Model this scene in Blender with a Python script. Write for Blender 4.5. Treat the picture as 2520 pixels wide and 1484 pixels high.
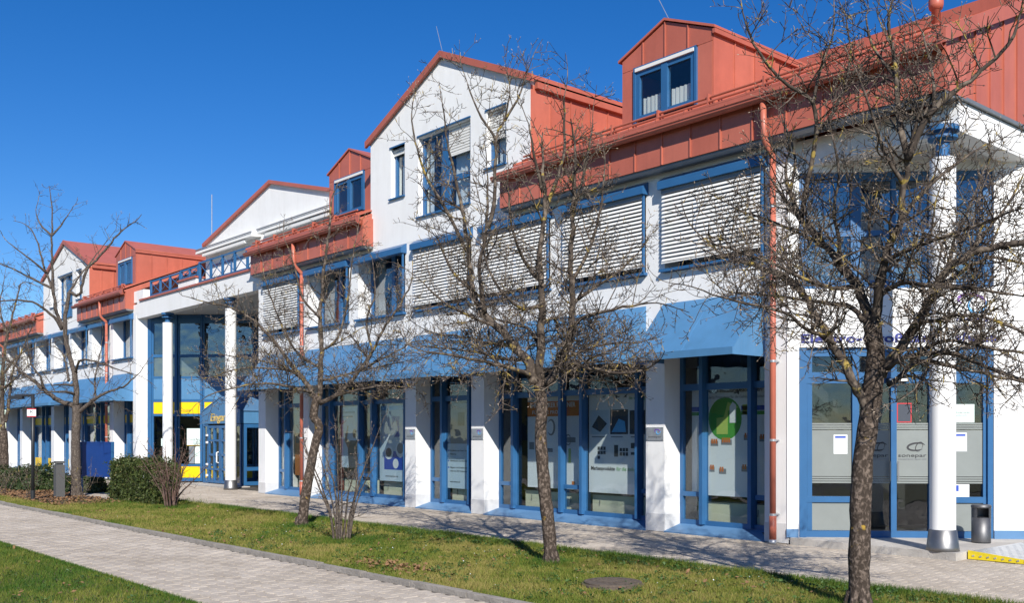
import bpy, math, random
import numpy as np
from mathutils import Vector, Matrix
random.seed(7); rng = np.random.default_rng(7)
for o in list(bpy.data.objects): bpy.data.objects.remove(o)
SC = bpy.context.scene; COL = SC.collection
R = math.radians

# ------------------------------------------------------------------ camera
CAMY, CAMZ = -13.0, 1.65
cam = bpy.data.objects.new('camera', bpy.data.cameras.new('camera')); COL.objects.link(cam)
cam.location = (0, CAMY, CAMZ); cam.rotation_euler = (R(90), 0, R(90 - 40.78))
cam.data.sensor_fit = 'HORIZONTAL'; cam.data.sensor_width = 36
cam.data.lens = 36 * 2446 / 2520; cam.data.shift_y = (1070.5 - 742) / 2520
cam.data.clip_start = 0.1; cam.data.clip_end = 3000
SC.camera = cam
# ------------------------------------------------------------------ sky, sun, exposure
SUN_AZ, SUN_EL = R(-32.5), R(34)          # direction to the sun: azimuth measured from +X
sdir = Vector((math.cos(SUN_EL) * math.cos(SUN_AZ), math.cos(SUN_EL) * math.sin(SUN_AZ), math.sin(SUN_EL)))
W = bpy.data.worlds.new('World'); SC.world = W; W.use_nodes = True
nt = W.node_tree; nt.nodes.clear()
sky = nt.nodes.new('ShaderNodeTexSky'); sky.sky_type = 'NISHITA'; sky.sun_disc = False
sky.sun_elevation = SUN_EL; sky.sun_rotation = math.atan2(sdir.x, sdir.y)
sky.altitude = 500; sky.air_density = 1.0; sky.dust_density = 0.0; sky.ozone_density = 5.0
bg = nt.nodes.new('ShaderNodeBackground'); bg.inputs['Strength'].default_value = 0.09
wo = nt.nodes.new('ShaderNodeOutputWorld')
hs_ = nt.nodes.new('ShaderNodeHueSaturation'); hs_.inputs['Saturation'].default_value = 1.3; hs_.inputs['Hue'].default_value = 0.51
nt.links.new(sky.outputs[0], hs_.inputs['Color']); nt.links.new(hs_.outputs[0], bg.inputs[0]); nt.links.new(bg.outputs[0], wo.inputs[0])
sun = bpy.data.objects.new('sun', bpy.data.lights.new('sun', 'SUN')); COL.objects.link(sun)
sun.data.energy = 4.8; sun.data.angle = R(0.5); sun.data.color = (1.0, 0.95, 0.87)
sun.rotation_euler = sdir.to_track_quat('Z', 'Y').to_euler(); sun.location = (10, -20, 30)
SC.view_settings.view_transform = 'Standard'; SC.view_settings.look = 'None'
SC.view_settings.exposure = 0.45; SC.view_settings.gamma = 1.0; SC.view_settings.use_curve_mapping = False
SC.render.engine = 'CYCLES'

# ------------------------------------------------------------------ materials
MATS = {}
def mat(name, col, rough=0.6, metal=0.0, var=0.0, vscale=1.5, bump=0.0, bscale=60.0, spec=0.5, col2=None, detail=6):
    m = bpy.data.materials.new(name); m.use_nodes = True; n = m.node_tree.nodes; l = m.node_tree.links
    b = n['Principled BSDF']; b.inputs['Roughness'].default_value = rough; b.inputs['Metallic'].default_value = metal
    b.inputs['Specular IOR Level'].default_value = spec
    b.inputs['Base Color'].default_value = (*col, 1)
    if var or bump:
        g = n.new('ShaderNodeNewGeometry')
    if var:
        t = n.new('ShaderNodeTexNoise'); t.inputs['Scale'].default_value = vscale; t.inputs['Detail'].default_value = detail; t.inputs['Roughness'].default_value = 0.65
        l.new(g.outputs['Position'], t.inputs['Vector'])
        r = n.new('ShaderNodeValToRGB'); r.color_ramp.elements[0].position = 0.3; r.color_ramp.elements[1].position = 0.7
        c2 = col2 if col2 else tuple(c * (1 - var) for c in col); c1 = col if col2 else tuple(min(1, c * (1 + var * 0.6)) for c in col)
        r.color_ramp.elements[0].color = (*c2, 1); r.color_ramp.elements[1].color = (*c1, 1)
        l.new(t.outputs['Fac'], r.inputs['Fac']); l.new(r.outputs[0], b.inputs['Base Color'])
    if bump:
        t2 = n.new('ShaderNodeTexNoise'); t2.inputs['Scale'].default_value = bscale; t2.inputs['Detail'].default_value = 4
        l.new(g.outputs['Position'], t2.inputs['Vector'])
        bp = n.new('ShaderNodeBump'); bp.inputs['Strength'].default_value = bump; bp.inputs['Distance'].default_value = 0.02
        l.new(t2.outputs['Fac'], bp.inputs['Height']); l.new(bp.outputs[0], b.inputs['Normal'])
    MATS[name] = m; return m

mat('white_render', (0.80, 0.80, 0.79), 0.85, var=0.05, vscale=0.9, bump=0.35, bscale=90, spec=0.2)
mat('white_paint', (0.80, 0.80, 0.79), 0.5, var=0.03)
def streaks(name, amt):
    m = MATS[name]; n = m.node_tree.nodes; l = m.node_tree.links; b = n['Principled BSDF']; src = b.inputs['Base Color'].links[0].from_socket
    g = n.new('ShaderNodeNewGeometry'); mp = n.new('ShaderNodeMapping'); mp.inputs['Scale'].default_value = (2.2, 2.2, 0.4); l.new(g.outputs['Position'], mp.inputs['Vector'])
    t = n.new('ShaderNodeTexNoise'); t.inputs['Scale'].default_value = 1.6; t.inputs['Detail'].default_value = 7; t.inputs['Roughness'].default_value = 0.7; l.new(mp.outputs[0], t.inputs['Vector'])
    r = n.new('ShaderNodeValToRGB'); r.color_ramp.elements[0].position = 0.36; r.color_ramp.elements[1].position = 0.56
    r.color_ramp.elements[0].color = (1-amt, 1-amt*1.05, 1-amt*1.2, 1); r.color_ramp.elements[1].color = (1, 1, 1, 1); l.new(t.outputs['Fac'], r.inputs[0])
    mx = n.new('ShaderNodeMix'); mx.data_type = 'RGBA'; mx.blend_type = 'MULTIPLY'; mx.inputs[0].default_value = 1; l.new(src, mx.inputs[6]); l.new(r.outputs[0], mx.inputs[7]); l.new(mx.outputs[2], b.inputs['Base Color'])
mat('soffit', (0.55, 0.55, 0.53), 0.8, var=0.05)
mat('pilaster_base', (0.60, 0.60, 0.60), 0.9, var=0.12, vscale=4, bump=0.3)
mat('plinth', (0.5, 0.5, 0.5), 0.9, var=0.2, vscale=3, bump=0.3)
mat('red_metal', (0.45, 0.125, 0.08), 0.42, var=0.10, vscale=2.2, bump=0.05, bscale=6)
mat('red_metal_b', (0.42, 0.115, 0.073), 0.46, var=0.10, vscale=1.7, bump=0.05, bscale=5)
mat('red_metal_c', (0.48, 0.14, 0.09), 0.40, var=0.08, vscale=2.9, bump=0.05, bscale=7)
REDS = [MATS['red_metal'], MATS['red_metal_b'], MATS['red_metal_c']]
for q in ('white_render', ): streaks(q, 0.045)
for q in ('red_metal', 'red_metal_b', 'red_metal_c'): streaks(q, 0.09)
mat('zinc', (0.22, 0.23, 0.24), 0.45, metal=0.4, var=0.2)
mat('blue_paint', (0.028, 0.115, 0.265), 0.35, var=0.10, vscale=3)
mat('blue_awning', (0.072, 0.205, 0.385), 0.5, var=0.09, vscale=1.1, bump=0.04, bscale=3)
streaks('blue_awning', 0.09)
mat('blue_sill', (0.095, 0.21, 0.38), 0.5, var=0.12, vscale=2)
mat('yellow_panel', (0.88, 0.56, 0.003), 0.4, var=0.05)
mat('bin_steel', (0.16, 0.16, 0.165), 0.5, metal=0.8, var=0.2, vscale=8)
mat('steel', (0.26, 0.26, 0.26), 0.45, metal=0.9, var=0.15, vscale=8)
mat('galvanised', (0.55, 0.56, 0.57), 0.4, metal=0.7, var=0.2, vscale=9)
mat('black_metal', (0.02, 0.022, 0.025), 0.45)
mat('granite', (0.09, 0.09, 0.09), 0.7, var=0.4, vscale=60)
mat('slat_white', (0.74, 0.73, 0.69), 0.5)
mat('curtain', (0.72, 0.74, 0.76), 0.9, var=0.12, vscale=6)
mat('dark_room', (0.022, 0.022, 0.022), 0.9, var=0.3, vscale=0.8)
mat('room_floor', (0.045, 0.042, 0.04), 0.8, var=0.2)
mat('cream', (0.62, 0.62, 0.46), 0.6, var=0.08)
mat('frosted', (0.22, 0.24, 0.23), 0.35, var=0.08, vscale=2)
mat('letter_blue', (0.02, 0.03, 0.22), 0.5)
mat('letter_gold', (0.75, 0.5, 0.09), 0.4)
mat('ink', (0.03, 0.03, 0.035), 0.6)
mat('ink_grey', (0.22, 0.23, 0.25), 0.6)
mat('purple', (0.16, 0.05, 0.35), 0.5); mat('swoosh_blue', (0.10, 0.40, 0.75), 0.5)
mat('paper', (0.74, 0.77, 0.78), 0.7); mat('paper_blue', (0.50, 0.62, 0.70), 0.7); mat('paper_grey', (0.20, 0.23, 0.26), 0.7)
mat('paper_mint', (0.60, 0.72, 0.68), 0.7)
mat('print_orange', (0.60, 0.17, 0.03), 0.7); mat('print_rust', (0.42, 0.15, 0.04), 0.7); mat('print_green', (0.07, 0.32, 0.05), 0.7)
mat('print_blue', (0.02, 0.07, 0.40), 0.7); mat('print_dark', (0.05, 0.06, 0.08), 0.7); mat('print_skin', (0.28, 0.17, 0.12), 0.7)
mat('print_lime', (0.42, 0.55, 0.12), 0.7); mat('red_sign', (0.5, 0.03, 0.04), 0.5)
mat('board_blue', (0.010, 0.045, 0.20), 0.35, var=0.08)
mat('kerb', (0.30, 0.27, 0.235), 0.9, var=0.3, vscale=5, bump=0.5, bscale=40)
mat('concrete', (0.46, 0.43, 0.39), 0.9, var=0.25, vscale=2.5, bump=0.4, bscale=50)
mat('joint', (0.07, 0.06, 0.048), 0.95, var=0.3, vscale=4)
mat('soil', (0.10, 0.075, 0.05), 0.95, var=0.45, vscale=3, bump=0.8, bscale=25)
mat('iron', (0.11, 0.085, 0.065), 0.8, var=0.3, vscale=12, bump=0.4)
mat('yellow_hazard', (0.72, 0.56, 0.02), 0.4, var=0.15, vscale=10)
mat('ochre', (0.42, 0.26, 0.07), 0.7, var=0.25, vscale=2); mat('far_roof', (0.25, 0.25, 0.26), 0.7)
mat('leaf_dead', (0.24, 0.13, 0.06), 0.8, var=0.5, vscale=20)
mat('bud', (0.34, 0.27, 0.20), 0.8, var=0.3, vscale=30)

def attr_mat(name, rough=0.8, spec=0.3, trans=0.0):
    m = bpy.data.materials.new(name); m.use_nodes = True; n = m.node_tree.nodes; l = m.node_tree.links
    b = n['Principled BSDF']; b.inputs['Roughness'].default_value = rough; b.inputs['Specular IOR Level'].default_value = spec
    a = n.new('ShaderNodeAttribute'); a.attribute_name = 'Col'; l.new(a.outputs['Color'], b.inputs['Base Color'])
    if trans:
        t = n.new('ShaderNodeBsdfTranslucent'); l.new(a.outputs['Color'], t.inputs['Color'])
        mx = n.new('ShaderNodeMixShader'); mx.inputs[0].default_value = trans
        l.new(b.outputs[0], mx.inputs[1]); l.new(t.outputs[0], mx.inputs[2]); l.new(mx.outputs[0], n['Material Output'].inputs[0])
    MATS[name] = m; return m
attr_mat('blades', 0.7, 0.2, 0.3); attr_mat('foliage', 0.55, 0.35, 0.2)

def glass(name, tint, wav=0.02, f0=0.05, rough=0.0):
    m = bpy.data.materials.new(name); m.use_nodes = True; n = m.node_tree.nodes; l = m.node_tree.links
    n.remove(n['Principled BSDF'])
    tr = n.new('ShaderNodeBsdfTransparent'); tr.inputs[0].default_value = (*tint, 1)
    gl = n.new('ShaderNodeBsdfGlossy'); gl.inputs['Roughness'].default_value = rough; gl.inputs['Color'].default_value = (0.95, 0.97, 1, 1)
    lw = n.new('ShaderNodeLayerWeight'); lw.inputs['Blend'].default_value = 0.5
    pw = n.new('ShaderNodeMath'); pw.operation = 'POWER'; pw.inputs[1].default_value = 4.0; l.new(lw.outputs['Facing'], pw.inputs[0])
    fr = n.new('ShaderNodeMath'); fr.operation = 'MULTIPLY_ADD'; fr.inputs[1].default_value = 1 - f0; fr.inputs[2].default_value = f0; l.new(pw.outputs[0], fr.inputs[0])
    mx = n.new('ShaderNodeMixShader')
    g = n.new('ShaderNodeNewGeometry'); t = n.new('ShaderNodeTexNoise'); t.inputs['Scale'].default_value = 2.2; t.inputs['Detail'].default_value = 1.5
    l.new(g.outputs['Position'], t.inputs['Vector'])
    bp = n.new('ShaderNodeBump'); bp.inputs['Strength'].default_value = wav; bp.inputs['Distance'].default_value = 0.2
    l.new(t.outputs['Fac'], bp.inputs['Height']); l.new(bp.outputs[0], gl.inputs['Normal'])
    l.new(fr.outputs[0], mx.inputs[0]); l.new(tr.outputs[0], mx.inputs[1]); l.new(gl.outputs[0], mx.inputs[2])
    l.new(mx.outputs[0], n['Material Output'].inputs[0]); MATS[name] = m; return m
glass('glass', (0.90, 0.93, 0.93), 0.03, 0.055); glass('glass_dark', (0.62, 0.68, 0.70), 0.06, 0.14)

def paver_mat(name, use_attr):
    m = bpy.data.materials.new(name); m.use_nodes = True; n = m.node_tree.nodes; l = m.node_tree.links
    b = n['Principled BSDF']; b.inputs['Roughness'].default_value = 0.9; b.inputs['Specular IOR Level'].default_value = 0.2
    r = n.new('ShaderNodeValToRGB')
    r.color_ramp.elements[0].color = (0.40, 0.35, 0.295, 1); r.color_ramp.elements[1].color = (0.48, 0.425, 0.36, 1)
    if use_attr:
        a = n.new('ShaderNodeAttribute'); a.attribute_name = 'Col'; l.new(a.outputs['Fac'], r.inputs[0])
    else:
        a = n.new('ShaderNodeObjectInfo'); l.new(a.outputs['Random'], r.inputs[0])
    g = n.new('ShaderNodeNewGeometry')
    t = n.new('ShaderNodeTexNoise'); t.inputs['Scale'].default_value = 0.9; t.inputs['Detail'].default_value = 8; t.inputs['Roughness'].default_value = 0.7
    l.new(g.outputs['Position'], t.inputs['Vector'])
    r2 = n.new('ShaderNodeValToRGB'); r2.color_ramp.elements[0].position = 0.32; r2.color_ramp.elements[1].position = 0.62
    r2.color_ramp.elements[0].color = (0.80, 0.78, 0.75, 1); r2.color_ramp.elements[1].color = (1.1, 1.1, 1.1, 1)
    l.new(t.outputs['Fac'], r2.inputs[0])
    mx = n.new('ShaderNodeMix'); mx.data_type = 'RGBA'; mx.blend_type = 'MULTIPLY'; mx.inputs[0].default_value = 1
    l.new(r.outputs[0], mx.inputs[6]); l.new(r2.outputs[0], mx.inputs[7]); l.new(mx.outputs[2], b.inputs['Base Color'])
    t2 = n.new('ShaderNodeTexNoise'); t2.inputs['Scale'].default_value = 120; l.new(g.outputs['Position'], t2.inputs['Vector'])
    bp = n.new('ShaderNodeBump'); bp.inputs['Strength'].default_value = 0.4; bp.inputs['Distance'].default_value = 0.01
    l.new(t2.outputs['Fac'], bp.inputs['Height']); l.new(bp.outputs[0], b.inputs['Normal'])
    MATS[name] = m
paver_mat('paver', False); paver_mat('paver_mass', True)

def bark_mat(name, dark, pale, lichen, lam, vs, bstr=1.0):
    m = bpy.data.materials.new(name); m.use_nodes = True; n = m.node_tree.nodes; l = m.node_tree.links
    b = n['Principled BSDF']; b.inputs['Roughness'].default_value = 0.9; b.inputs['Specular IOR Level'].default_value = 0.15
    g = n.new('ShaderNodeNewGeometry'); mp = n.new('ShaderNodeMapping'); mp.inputs['Scale'].default_value = (1, 1, 0.75)
    l.new(g.outputs['Position'], mp.inputs['Vector'])
    t = n.new('ShaderNodeTexNoise'); t.inputs['Scale'].default_value = vs; t.inputs['Detail'].default_value = 5; t.inputs['Distortion'].default_value = 0.4
    l.new(mp.outputs[0], t.inputs['Vector'])
    r = n.new('ShaderNodeValToRGB'); e = r.color_ramp.elements
    e[0].position = 0.47; e[0].color = (*dark, 1); e[1].position = 0.69; e[1].color = (*pale, 1)
    l.new(t.outputs['Fac'], r.inputs[0])
    t2 = n.new('ShaderNodeTexNoise'); t2.inputs['Scale'].default_value = 7.0; t2.inputs['Detail'].default_value = 5
    l.new(g.outputs['Position'], t2.inputs['Vector'])
    r2 = n.new('ShaderNodeValToRGB'); r2.color_ramp.elements[0].position = lam; r2.color_ramp.elements[1].position = lam + 0.05
    l.new(t2.outputs['Fac'], r2.inputs[0])
    mx = n.new('ShaderNodeMix'); mx.data_type = 'RGBA'; mx.inputs[7].default_value = (*lichen, 1)
    l.new(r2.outputs[0], mx.inputs[0]); l.new(r.outputs[0], mx.inputs[6]); l.new(mx.outputs[2], b.inputs['Base Color'])
    bp = n.new('ShaderNodeBump'); bp.inputs['Strength'].default_value = bstr; bp.inputs['Distance'].default_value = 0.015
    l.new(t.outputs['Fac'], bp.inputs['Height']); l.new(bp.outputs[0], b.inputs['Normal']); MATS[name] = m
bark_mat('bark', (0.050, 0.038, 0.030), (0.20, 0.155, 0.125), (0.34, 0.22, 0.04), 0.67, 30)
bark_mat('bark_grey', (0.075, 0.06, 0.05), (0.18, 0.15, 0.125), (0.24, 0.19, 0.08), 0.68, 34)
bark_mat('twig', (0.062, 0.049, 0.040), (0.20, 0.162, 0.128), (0.30, 0.22, 0.06), 0.61, 14, 0.3)
bark_mat('twig_red', (0.10, 0.062, 0.05), (0.17, 0.12, 0.10), (0.2, 0.16, 0.1), 0.75, 9, 0.3)

# ------------------------------------------------------------------ mesh helpers
class FR:                                    # a wall's own frame: t along the wall, d outwards, z up
    def __init__(s, ox, oy, ex, ey): s.o = (ox, oy); s.e = (ex, ey); s.n = (ey, -ex)
    def __call__(s, t, d, z): return (s.o[0] + s.e[0] * t + s.n[0] * d, s.o[1] + s.e[1] * t + s.n[1] * d, z)
FAC = FR(0, 0, 1, 0)                         # the street front: t = x, d = -y
Q = math.sqrt(0.5)
class MB:
    def __init__(s): s.v = []; s.f = []
    def hexa(s, p):                          # 8 points: 4 bottom ccw, 4 top ccw
        k = len(s.v); s.v += p
        s.f += [(k+3, k+2, k+1, k), (k+4, k+5, k+6, k+7), (k, k+1, k+5, k+4), (k+1, k+2, k+6, k+5), (k+2, k+3, k+7, k+6), (k+3, k, k+4, k+7)]
        return s
    def box(s, x0, x1, y0, y1, z0, z1):
        return s.hexa([(x0,y0,z0),(x1,y0,z0),(x1,y1,z0),(x0,y1,z0),(x0,y0,z1),(x1,y0,z1),(x1,y1,z1),(x0,y1,z1)])
    def fb(s, fr, t0, t1, d0, d1, z0, z1):   # box in a wall frame
        return s.hexa([fr(t0,d1,z0),fr(t1,d1,z0),fr(t1,d0,z0),fr(t0,d0,z0),fr(t0,d1,z1),fr(t1,d1,z1),fr(t1,d0,z1),fr(t0,d0,z1)])
    def prism(s, pts, vec):                  # planar polygon extruded by vec
        k = len(s.v); n = len(pts); s.v += [tuple(p) for p in pts] + [(p[0]+vec[0], p[1]+vec[1], p[2]+vec[2]) for p in pts]
        s.f.append(tuple(range(k, k+n))); s.f.append(tuple(range(k+2*n-1, k+n-1, -1)))
        for i in range(n):
            j = (i+1) % n; s.f.append((k+j, k+i, k+n+i, k+n+j))
        return s
    def tube(s, pts, rad, n=6, cap=True):
        k = len(s.v); m = len(pts); P = [Vector(p) for p in pts]
        if not hasattr(rad, '__len__'): rad = [rad] * m
        ref = None
        for i in range(m):
            d = (P[min(i+1, m-1)] - P[max(i-1, 0)])
            if d.length < 1e-9: d = Vector((0,0,1))
            d.normalize()
            if ref is None: ref = d.orthogonal().normalized()
            a = (ref - d * ref.dot(d))
            a = a.normalized() if a.length > 1e-6 else d.orthogonal().normalized(); ref = a; b = d.cross(a); r = rad[i]
            for j in range(n):
                w = 2 * math.pi * j / n; c = P[i] + (a * math.cos(w) + b * math.sin(w)) * r; s.v.append((c.x, c.y, c.z))
        for i in range(m-1):
            for j in range(n):
                q = (j+1) % n; s.f.append((k+i*n+j, k+i*n+q, k+(i+1)*n+q, k+(i+1)*n+j))
        if cap:
            s.f.append(tuple(k+j for j in range(n-1, -1, -1))); s.f.append(tuple(k+(m-1)*n+j for j in range(n)))
        return s
    def lathe(s, cx, cy, prof, n=24):
        k = len(s.v); m = len(prof)
        for r, z in prof:
            for j in range(n):
                w = 2 * math.pi * j / n; s.v.append((cx + r * math.cos(w), cy + r * math.sin(w), z))
        for i in range(m-1):
            for j in range(n):
                q = (j+1) % n; s.f.append((k+i*n+j, k+i*n+q, k+(i+1)*n+q, k+(i+1)*n+j))
        s.f.append(tuple(k+j for j in range(n-1, -1, -1))); s.f.append(tuple(k+(m-1)*n+j for j in range(n)))
        return s
    def mesh(s, name, m, smooth=False):
        me = bpy.data.meshes.new(name); me.from_pydata(s.v, [], s.f)
        me.materials.append(MATS[m] if isinstance(m, str) else m)
        if smooth: me.polygons.foreach_set('use_smooth', [True] * len(me.polygons))
        me.update(); return me
    def ob(s, name, m, parent=None, smooth=False): return link(name, s.mesh(name, m, smooth), parent)
def link(name, me, parent=None, loc=None):
    o = bpy.data.objects.new(name, me); COL.objects.link(o)
    if parent is not None:
        o.parent = parent
        if parent.type == 'EMPTY': o.matrix_parent_inverse = Matrix.Translation(parent.location).inverted()
    if loc is not None: o.location = loc
    return o
def tag(o, label=None, cat=None, group=None, kind=None):
    for k, v in (('label', label), ('category', cat), ('group', group), ('kind', kind)):
        if v: o[k] = v
    return o
def thing(name, loc, label, cat, group=None):
    o = bpy.data.objects.new(name, None); COL.objects.link(o); o.location = loc; o.empty_display_size = 0.3
    return tag(o, label, cat, group)
def B(name, m, parent, fr, *boxes):          # one part made of boxes in a wall frame
    b = MB()
    for q in boxes: b.fb(fr, *q)
    return b.ob(name, m, parent)
def text_mesh(txt, size, m, name, fr, t0, d, z, width=None, shear=0.0, bold=0.0, thick=0.004, parent=None):
    cu = bpy.data.curves.new('t', 'FONT'); cu.body = txt; cu.size = size; cu.shear = shear; cu.offset = bold; cu.extrude = thick; cu.resolution_u = 3
    o = bpy.data.objects.new('t', cu); COL.objects.link(o)
    dg = bpy.context.evaluated_depsgraph_get(); me = bpy.data.meshes.new_from_object(o.evaluated_get(dg))
    bpy.data.objects.remove(o)
    n = len(me.vertices); co = np.zeros(n * 3); me.vertices.foreach_get('co', co); co = co.reshape(-1, 3)
    co[:, 0] -= co[:, 0].min()
    if width: co[:, 0] *= width / co[:, 0].max()
    out = np.array([fr(t0 + c[0], d + c[2], z + c[1]) for c in co]); me.vertices.foreach_set('co', out.ravel()); me.update()
    me.materials.clear(); me.materials.append(MATS[m]); me.name = name
    return link(name, me, parent)
def ring(mb, fr, tc, zc, rx, rz, tilt, a0, a1, w, d, th=0.004, n=18):   # flat elliptical arc, thicker in its middle
    pts = []
    for i in range(n + 1):
        a = a0 + (a1 - a0) * i / n; ww = w * (0.25 + 0.75 * math.sin(math.pi * i / n))
        for s_ in (1, -1):
            x = (rx + s_ * ww / 2) * math.cos(a); y = (rz + s_ * ww / 2) * math.sin(a)
            pts.append((tc + x * math.cos(tilt) - y * math.sin(tilt), zc + x * math.sin(tilt) + y * math.cos(tilt)))
    for i in range(n):
        p = [pts[2*i], pts[2*i+2], pts[2*i+3], pts[2*i+1]]
        mb.prism([fr(a, d + th, b) for a, b in p], tuple(-th * c for c in (*fr.n, 0)))
# ------------------------------------------------------------------ the setting: ground, paving, kerb
def sheet(name, m, x0, x1, y0, y1, z, parent=None):
    return MB().prism([(x0,y0,z),(x1,y0,z),(x1,y1,z),(x0,y1,z)], (0,0,-0.06)).ob(name, m, parent)
mat('grass_ground', (0.085, 0.10, 0.03), 0.95, var=0.5, vscale=2.2, bump=0.6, bscale=50, col2=(0.12, 0.095, 0.04))
tag(MB().box(-900, 900, -900, 900, -0.5, -0.075).ob('ground', 'grass_ground'), kind='structure')
tag(sheet('lawn', 'grass_ground', -24.6, 8, -6.60, -3.2, 0.0), kind='structure')
tag(sheet('lawn', 'grass_ground', -60, 8, -22, -9.05, 0.01), kind='structure')
tag(sheet('planting_bed', 'soil', -60, -24.6, -5.95, -4.25, 0.008), kind='structure')
tag(sheet('lawn', 'grass_ground', -60, -24.6, -6.60, -5.95, 0.0), kind='structure')
path = tag(sheet('path', 'joint', -62, 10, -9.05, -6.72, -0.022), kind='structure')
pave = tag(sheet('pavement', 'joint', -62, 10, -4.25, 3.4, -0.028), kind='structure')
kerb = tag(MB().box(-62, 10, -6.72, -6.66, -0.05, -0.02).ob('kerb', 'joint'), kind='structure')
x = -40.0
while x < 2:
    L = 1.0; h = random.uniform(0.028, 0.042)
    if x > -32:
        MB().hexa([(x+.004,-6.725,-.1),(x+L-.004,-6.725,-.1),(x+L-.004,-6.625,-.1),(x+.004,-6.625,-.1),(x+.006,-6.72,h),(x+L-.006,-6.72,h+random.uniform(-.006,.006)),(x+L-.006,-6.63,h+.004),(x+.006,-6.63,h)]).ob('kerb_stone', 'kerb', kerb)
    x += L
# interlocking pavers: zig-zag sides that mesh with the rows beside them
PL, PW, AMP = 0.24, 0.15, 0.020
def paver_mesh(name, m, along_x):
    w = PW / 2 - 0.008; L = PL / 2 - 0.008; q = PL / 4
    out = [(-L, -w - AMP), (-L*0.55, -w - AMP), (-L*0.4, -w + AMP), (L*0.4, -w + AMP), (L*0.55, -w - AMP), (L, -w - AMP)]
    out = out + [(-a, -b) for a, b in out]
    mb = MB(); k = len(out)
    f = (lambda p, z: (p[0], p[1], z)) if along_x else (lambda p, z: (-p[1], p[0], z))
    mb.v = [f(p, -0.03) for p in out] + [f(p, -0.004) for p in out] + [f((p[0]*0.97, p[1]*0.95), 0) for p in out]
    for r in (0, k):
        for i in range(k): j = (i+1) % k; mb.f.append((r+i, r+j, r+k+j, r+k+i))
    mb.f.append(tuple(range(2*k, 3*k)))
    return mb.mesh(name, m)
def lay(parent, x0, x1, y0, y1, z, near, along_x):
    me = paver_mesh('paver', 'paver', along_x); spots = []
    sx, sy = (PL, PW) if along_x else (PW, PL)
    nx, ny = int((x1-x0)/sx), int((y1-y0)/sy)
    for i in range(nx):
        for j in range(ny):
            px = x0 + (i+.5)*sx + (sx/2 if along_x and j % 2 else 0); py = y0 + (j+.5)*sy + (sy/2 if (not along_x) and i % 2 else 0)
            if py > y1 - sy*0.4 or px > x1: continue
            if parent is pave and px > -24.6 and py < -3.3: continue
            spots.append((px, py, z + random.uniform(-.003, .003), random.random()))
    def dist(s): return math.hypot(s[0], s[1]-CAMY)
    def vis(s):                                        # inside the picture's cone
        dx, dy = s[0], s[1]-CAMY; d = -.7572*dx + .6532*dy; u = .6532*dx + .7572*dy
        return d > 1 and -0.55*d < u < 0.54*d and 1.65/d < 0.180
    vs = sorted([s for s in spots if vis(s)], key=dist); first = vs[:near]; fs = set(first)
    for s in first: link('paver', me, parent, (s[0], s[1], s[2])).rotation_euler = (random.gauss(0,.006), random.gauss(0,.006), 0)
    rest = [s for s in spots if s not in fs and dist(s) < 48]
    nv = len(me.vertices); co = np.zeros(nv*3); me.vertices.foreach_get('co', co); co = co.reshape(-1,3)
    P = np.array([s[:3] for s in rest]); V = (co[None] + P[:,None]).reshape(-1,3)
    faces = [tuple(p.vertices) for p in me.polygons]; F = []
    for i in range(len(rest)): F += [tuple(v + i*nv for v in f) for f in faces]
    mm = bpy.data.meshes.new('pavers'); mm.from_pydata(V.tolist(), [], F); mm.materials.append(MATS['paver_mass'])
    ca = mm.color_attributes.new('Col', 'FLOAT_COLOR', 'POINT'); c = np.repeat(np.array([s[3] for s in rest]), nv)
    ca.data.foreach_set('color', np.stack([c,c,c,np.ones_like(c)],1).ravel())
    tag(link('pavers', mm, parent), kind='stuff')
lay(path, -46, -4, -9.05, -6.74, -0.004, 290, True)
lay(pave, -37, 1, -4.25, 0.5, -0.008, 290, True)

# ------------------------------------------------------------------ the office building
BLD = thing('office_building', (-30, 3, 0), 'long white two-storey office building with red metal roofs, gables and blue windows', 'building')
ROOF0, RP = 6.92, 0.43                      # eave height and pitch
def zr(y): return ROOF0 + RP * (y + 0.33)

def window(fr, t0, t1, z0, z1, d, verts=(), rails=(), fw=0.07, dep=0.07, gl='glass', fm='blue_paint', bot=None):
    """frame with uprights (centre, width) and rails (ta, tb, z centre, height); one pane per cell of the uprights"""
    bx = [(t0,t0+fw,d-dep,d,z0,z1),(t1-fw,t1,d-dep,d,z0,z1),(t0+fw,t1-fw,d-dep,d,z1-fw,z1),(t0+fw,t1-fw,d-dep,d,z0,z0+(bot or fw))]
    for c, w in verts: bx.append((c-w/2,c+w/2,d-dep-.01,d+.012,z0+.003,z1-.003))
    for a, b_, c, h in rails: bx.append((a,b_,d-dep+.006,d+.004,c-h/2,c+h/2))
    o = B('window', fm, BLD, fr, *bx)
    xs = [t0+fw] + [q for c, w in sorted(verts) for q in (c-w/2, c+w/2)] + [t1-fw]
    for i in range(0, len(xs), 2):
        cuts = sorted([r for r in rails if r[0] < xs[i+1]-.02 and r[1] > xs[i]+.02], key=lambda r: r[2])
        zz = [z0+(bot or fw)] + [q for r in cuts for q in (r[2]-r[3]/2, r[2]+r[3]/2)] + [z1-fw]
        for j in range(0, len(zz), 2):
            B('pane', gl, o, fr, (xs[i]-.005,xs[i+1]+.005,d-dep*.6,d-dep*.6+.008,zz[j]-.005,zz[j+1]+.005))
    return o
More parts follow.
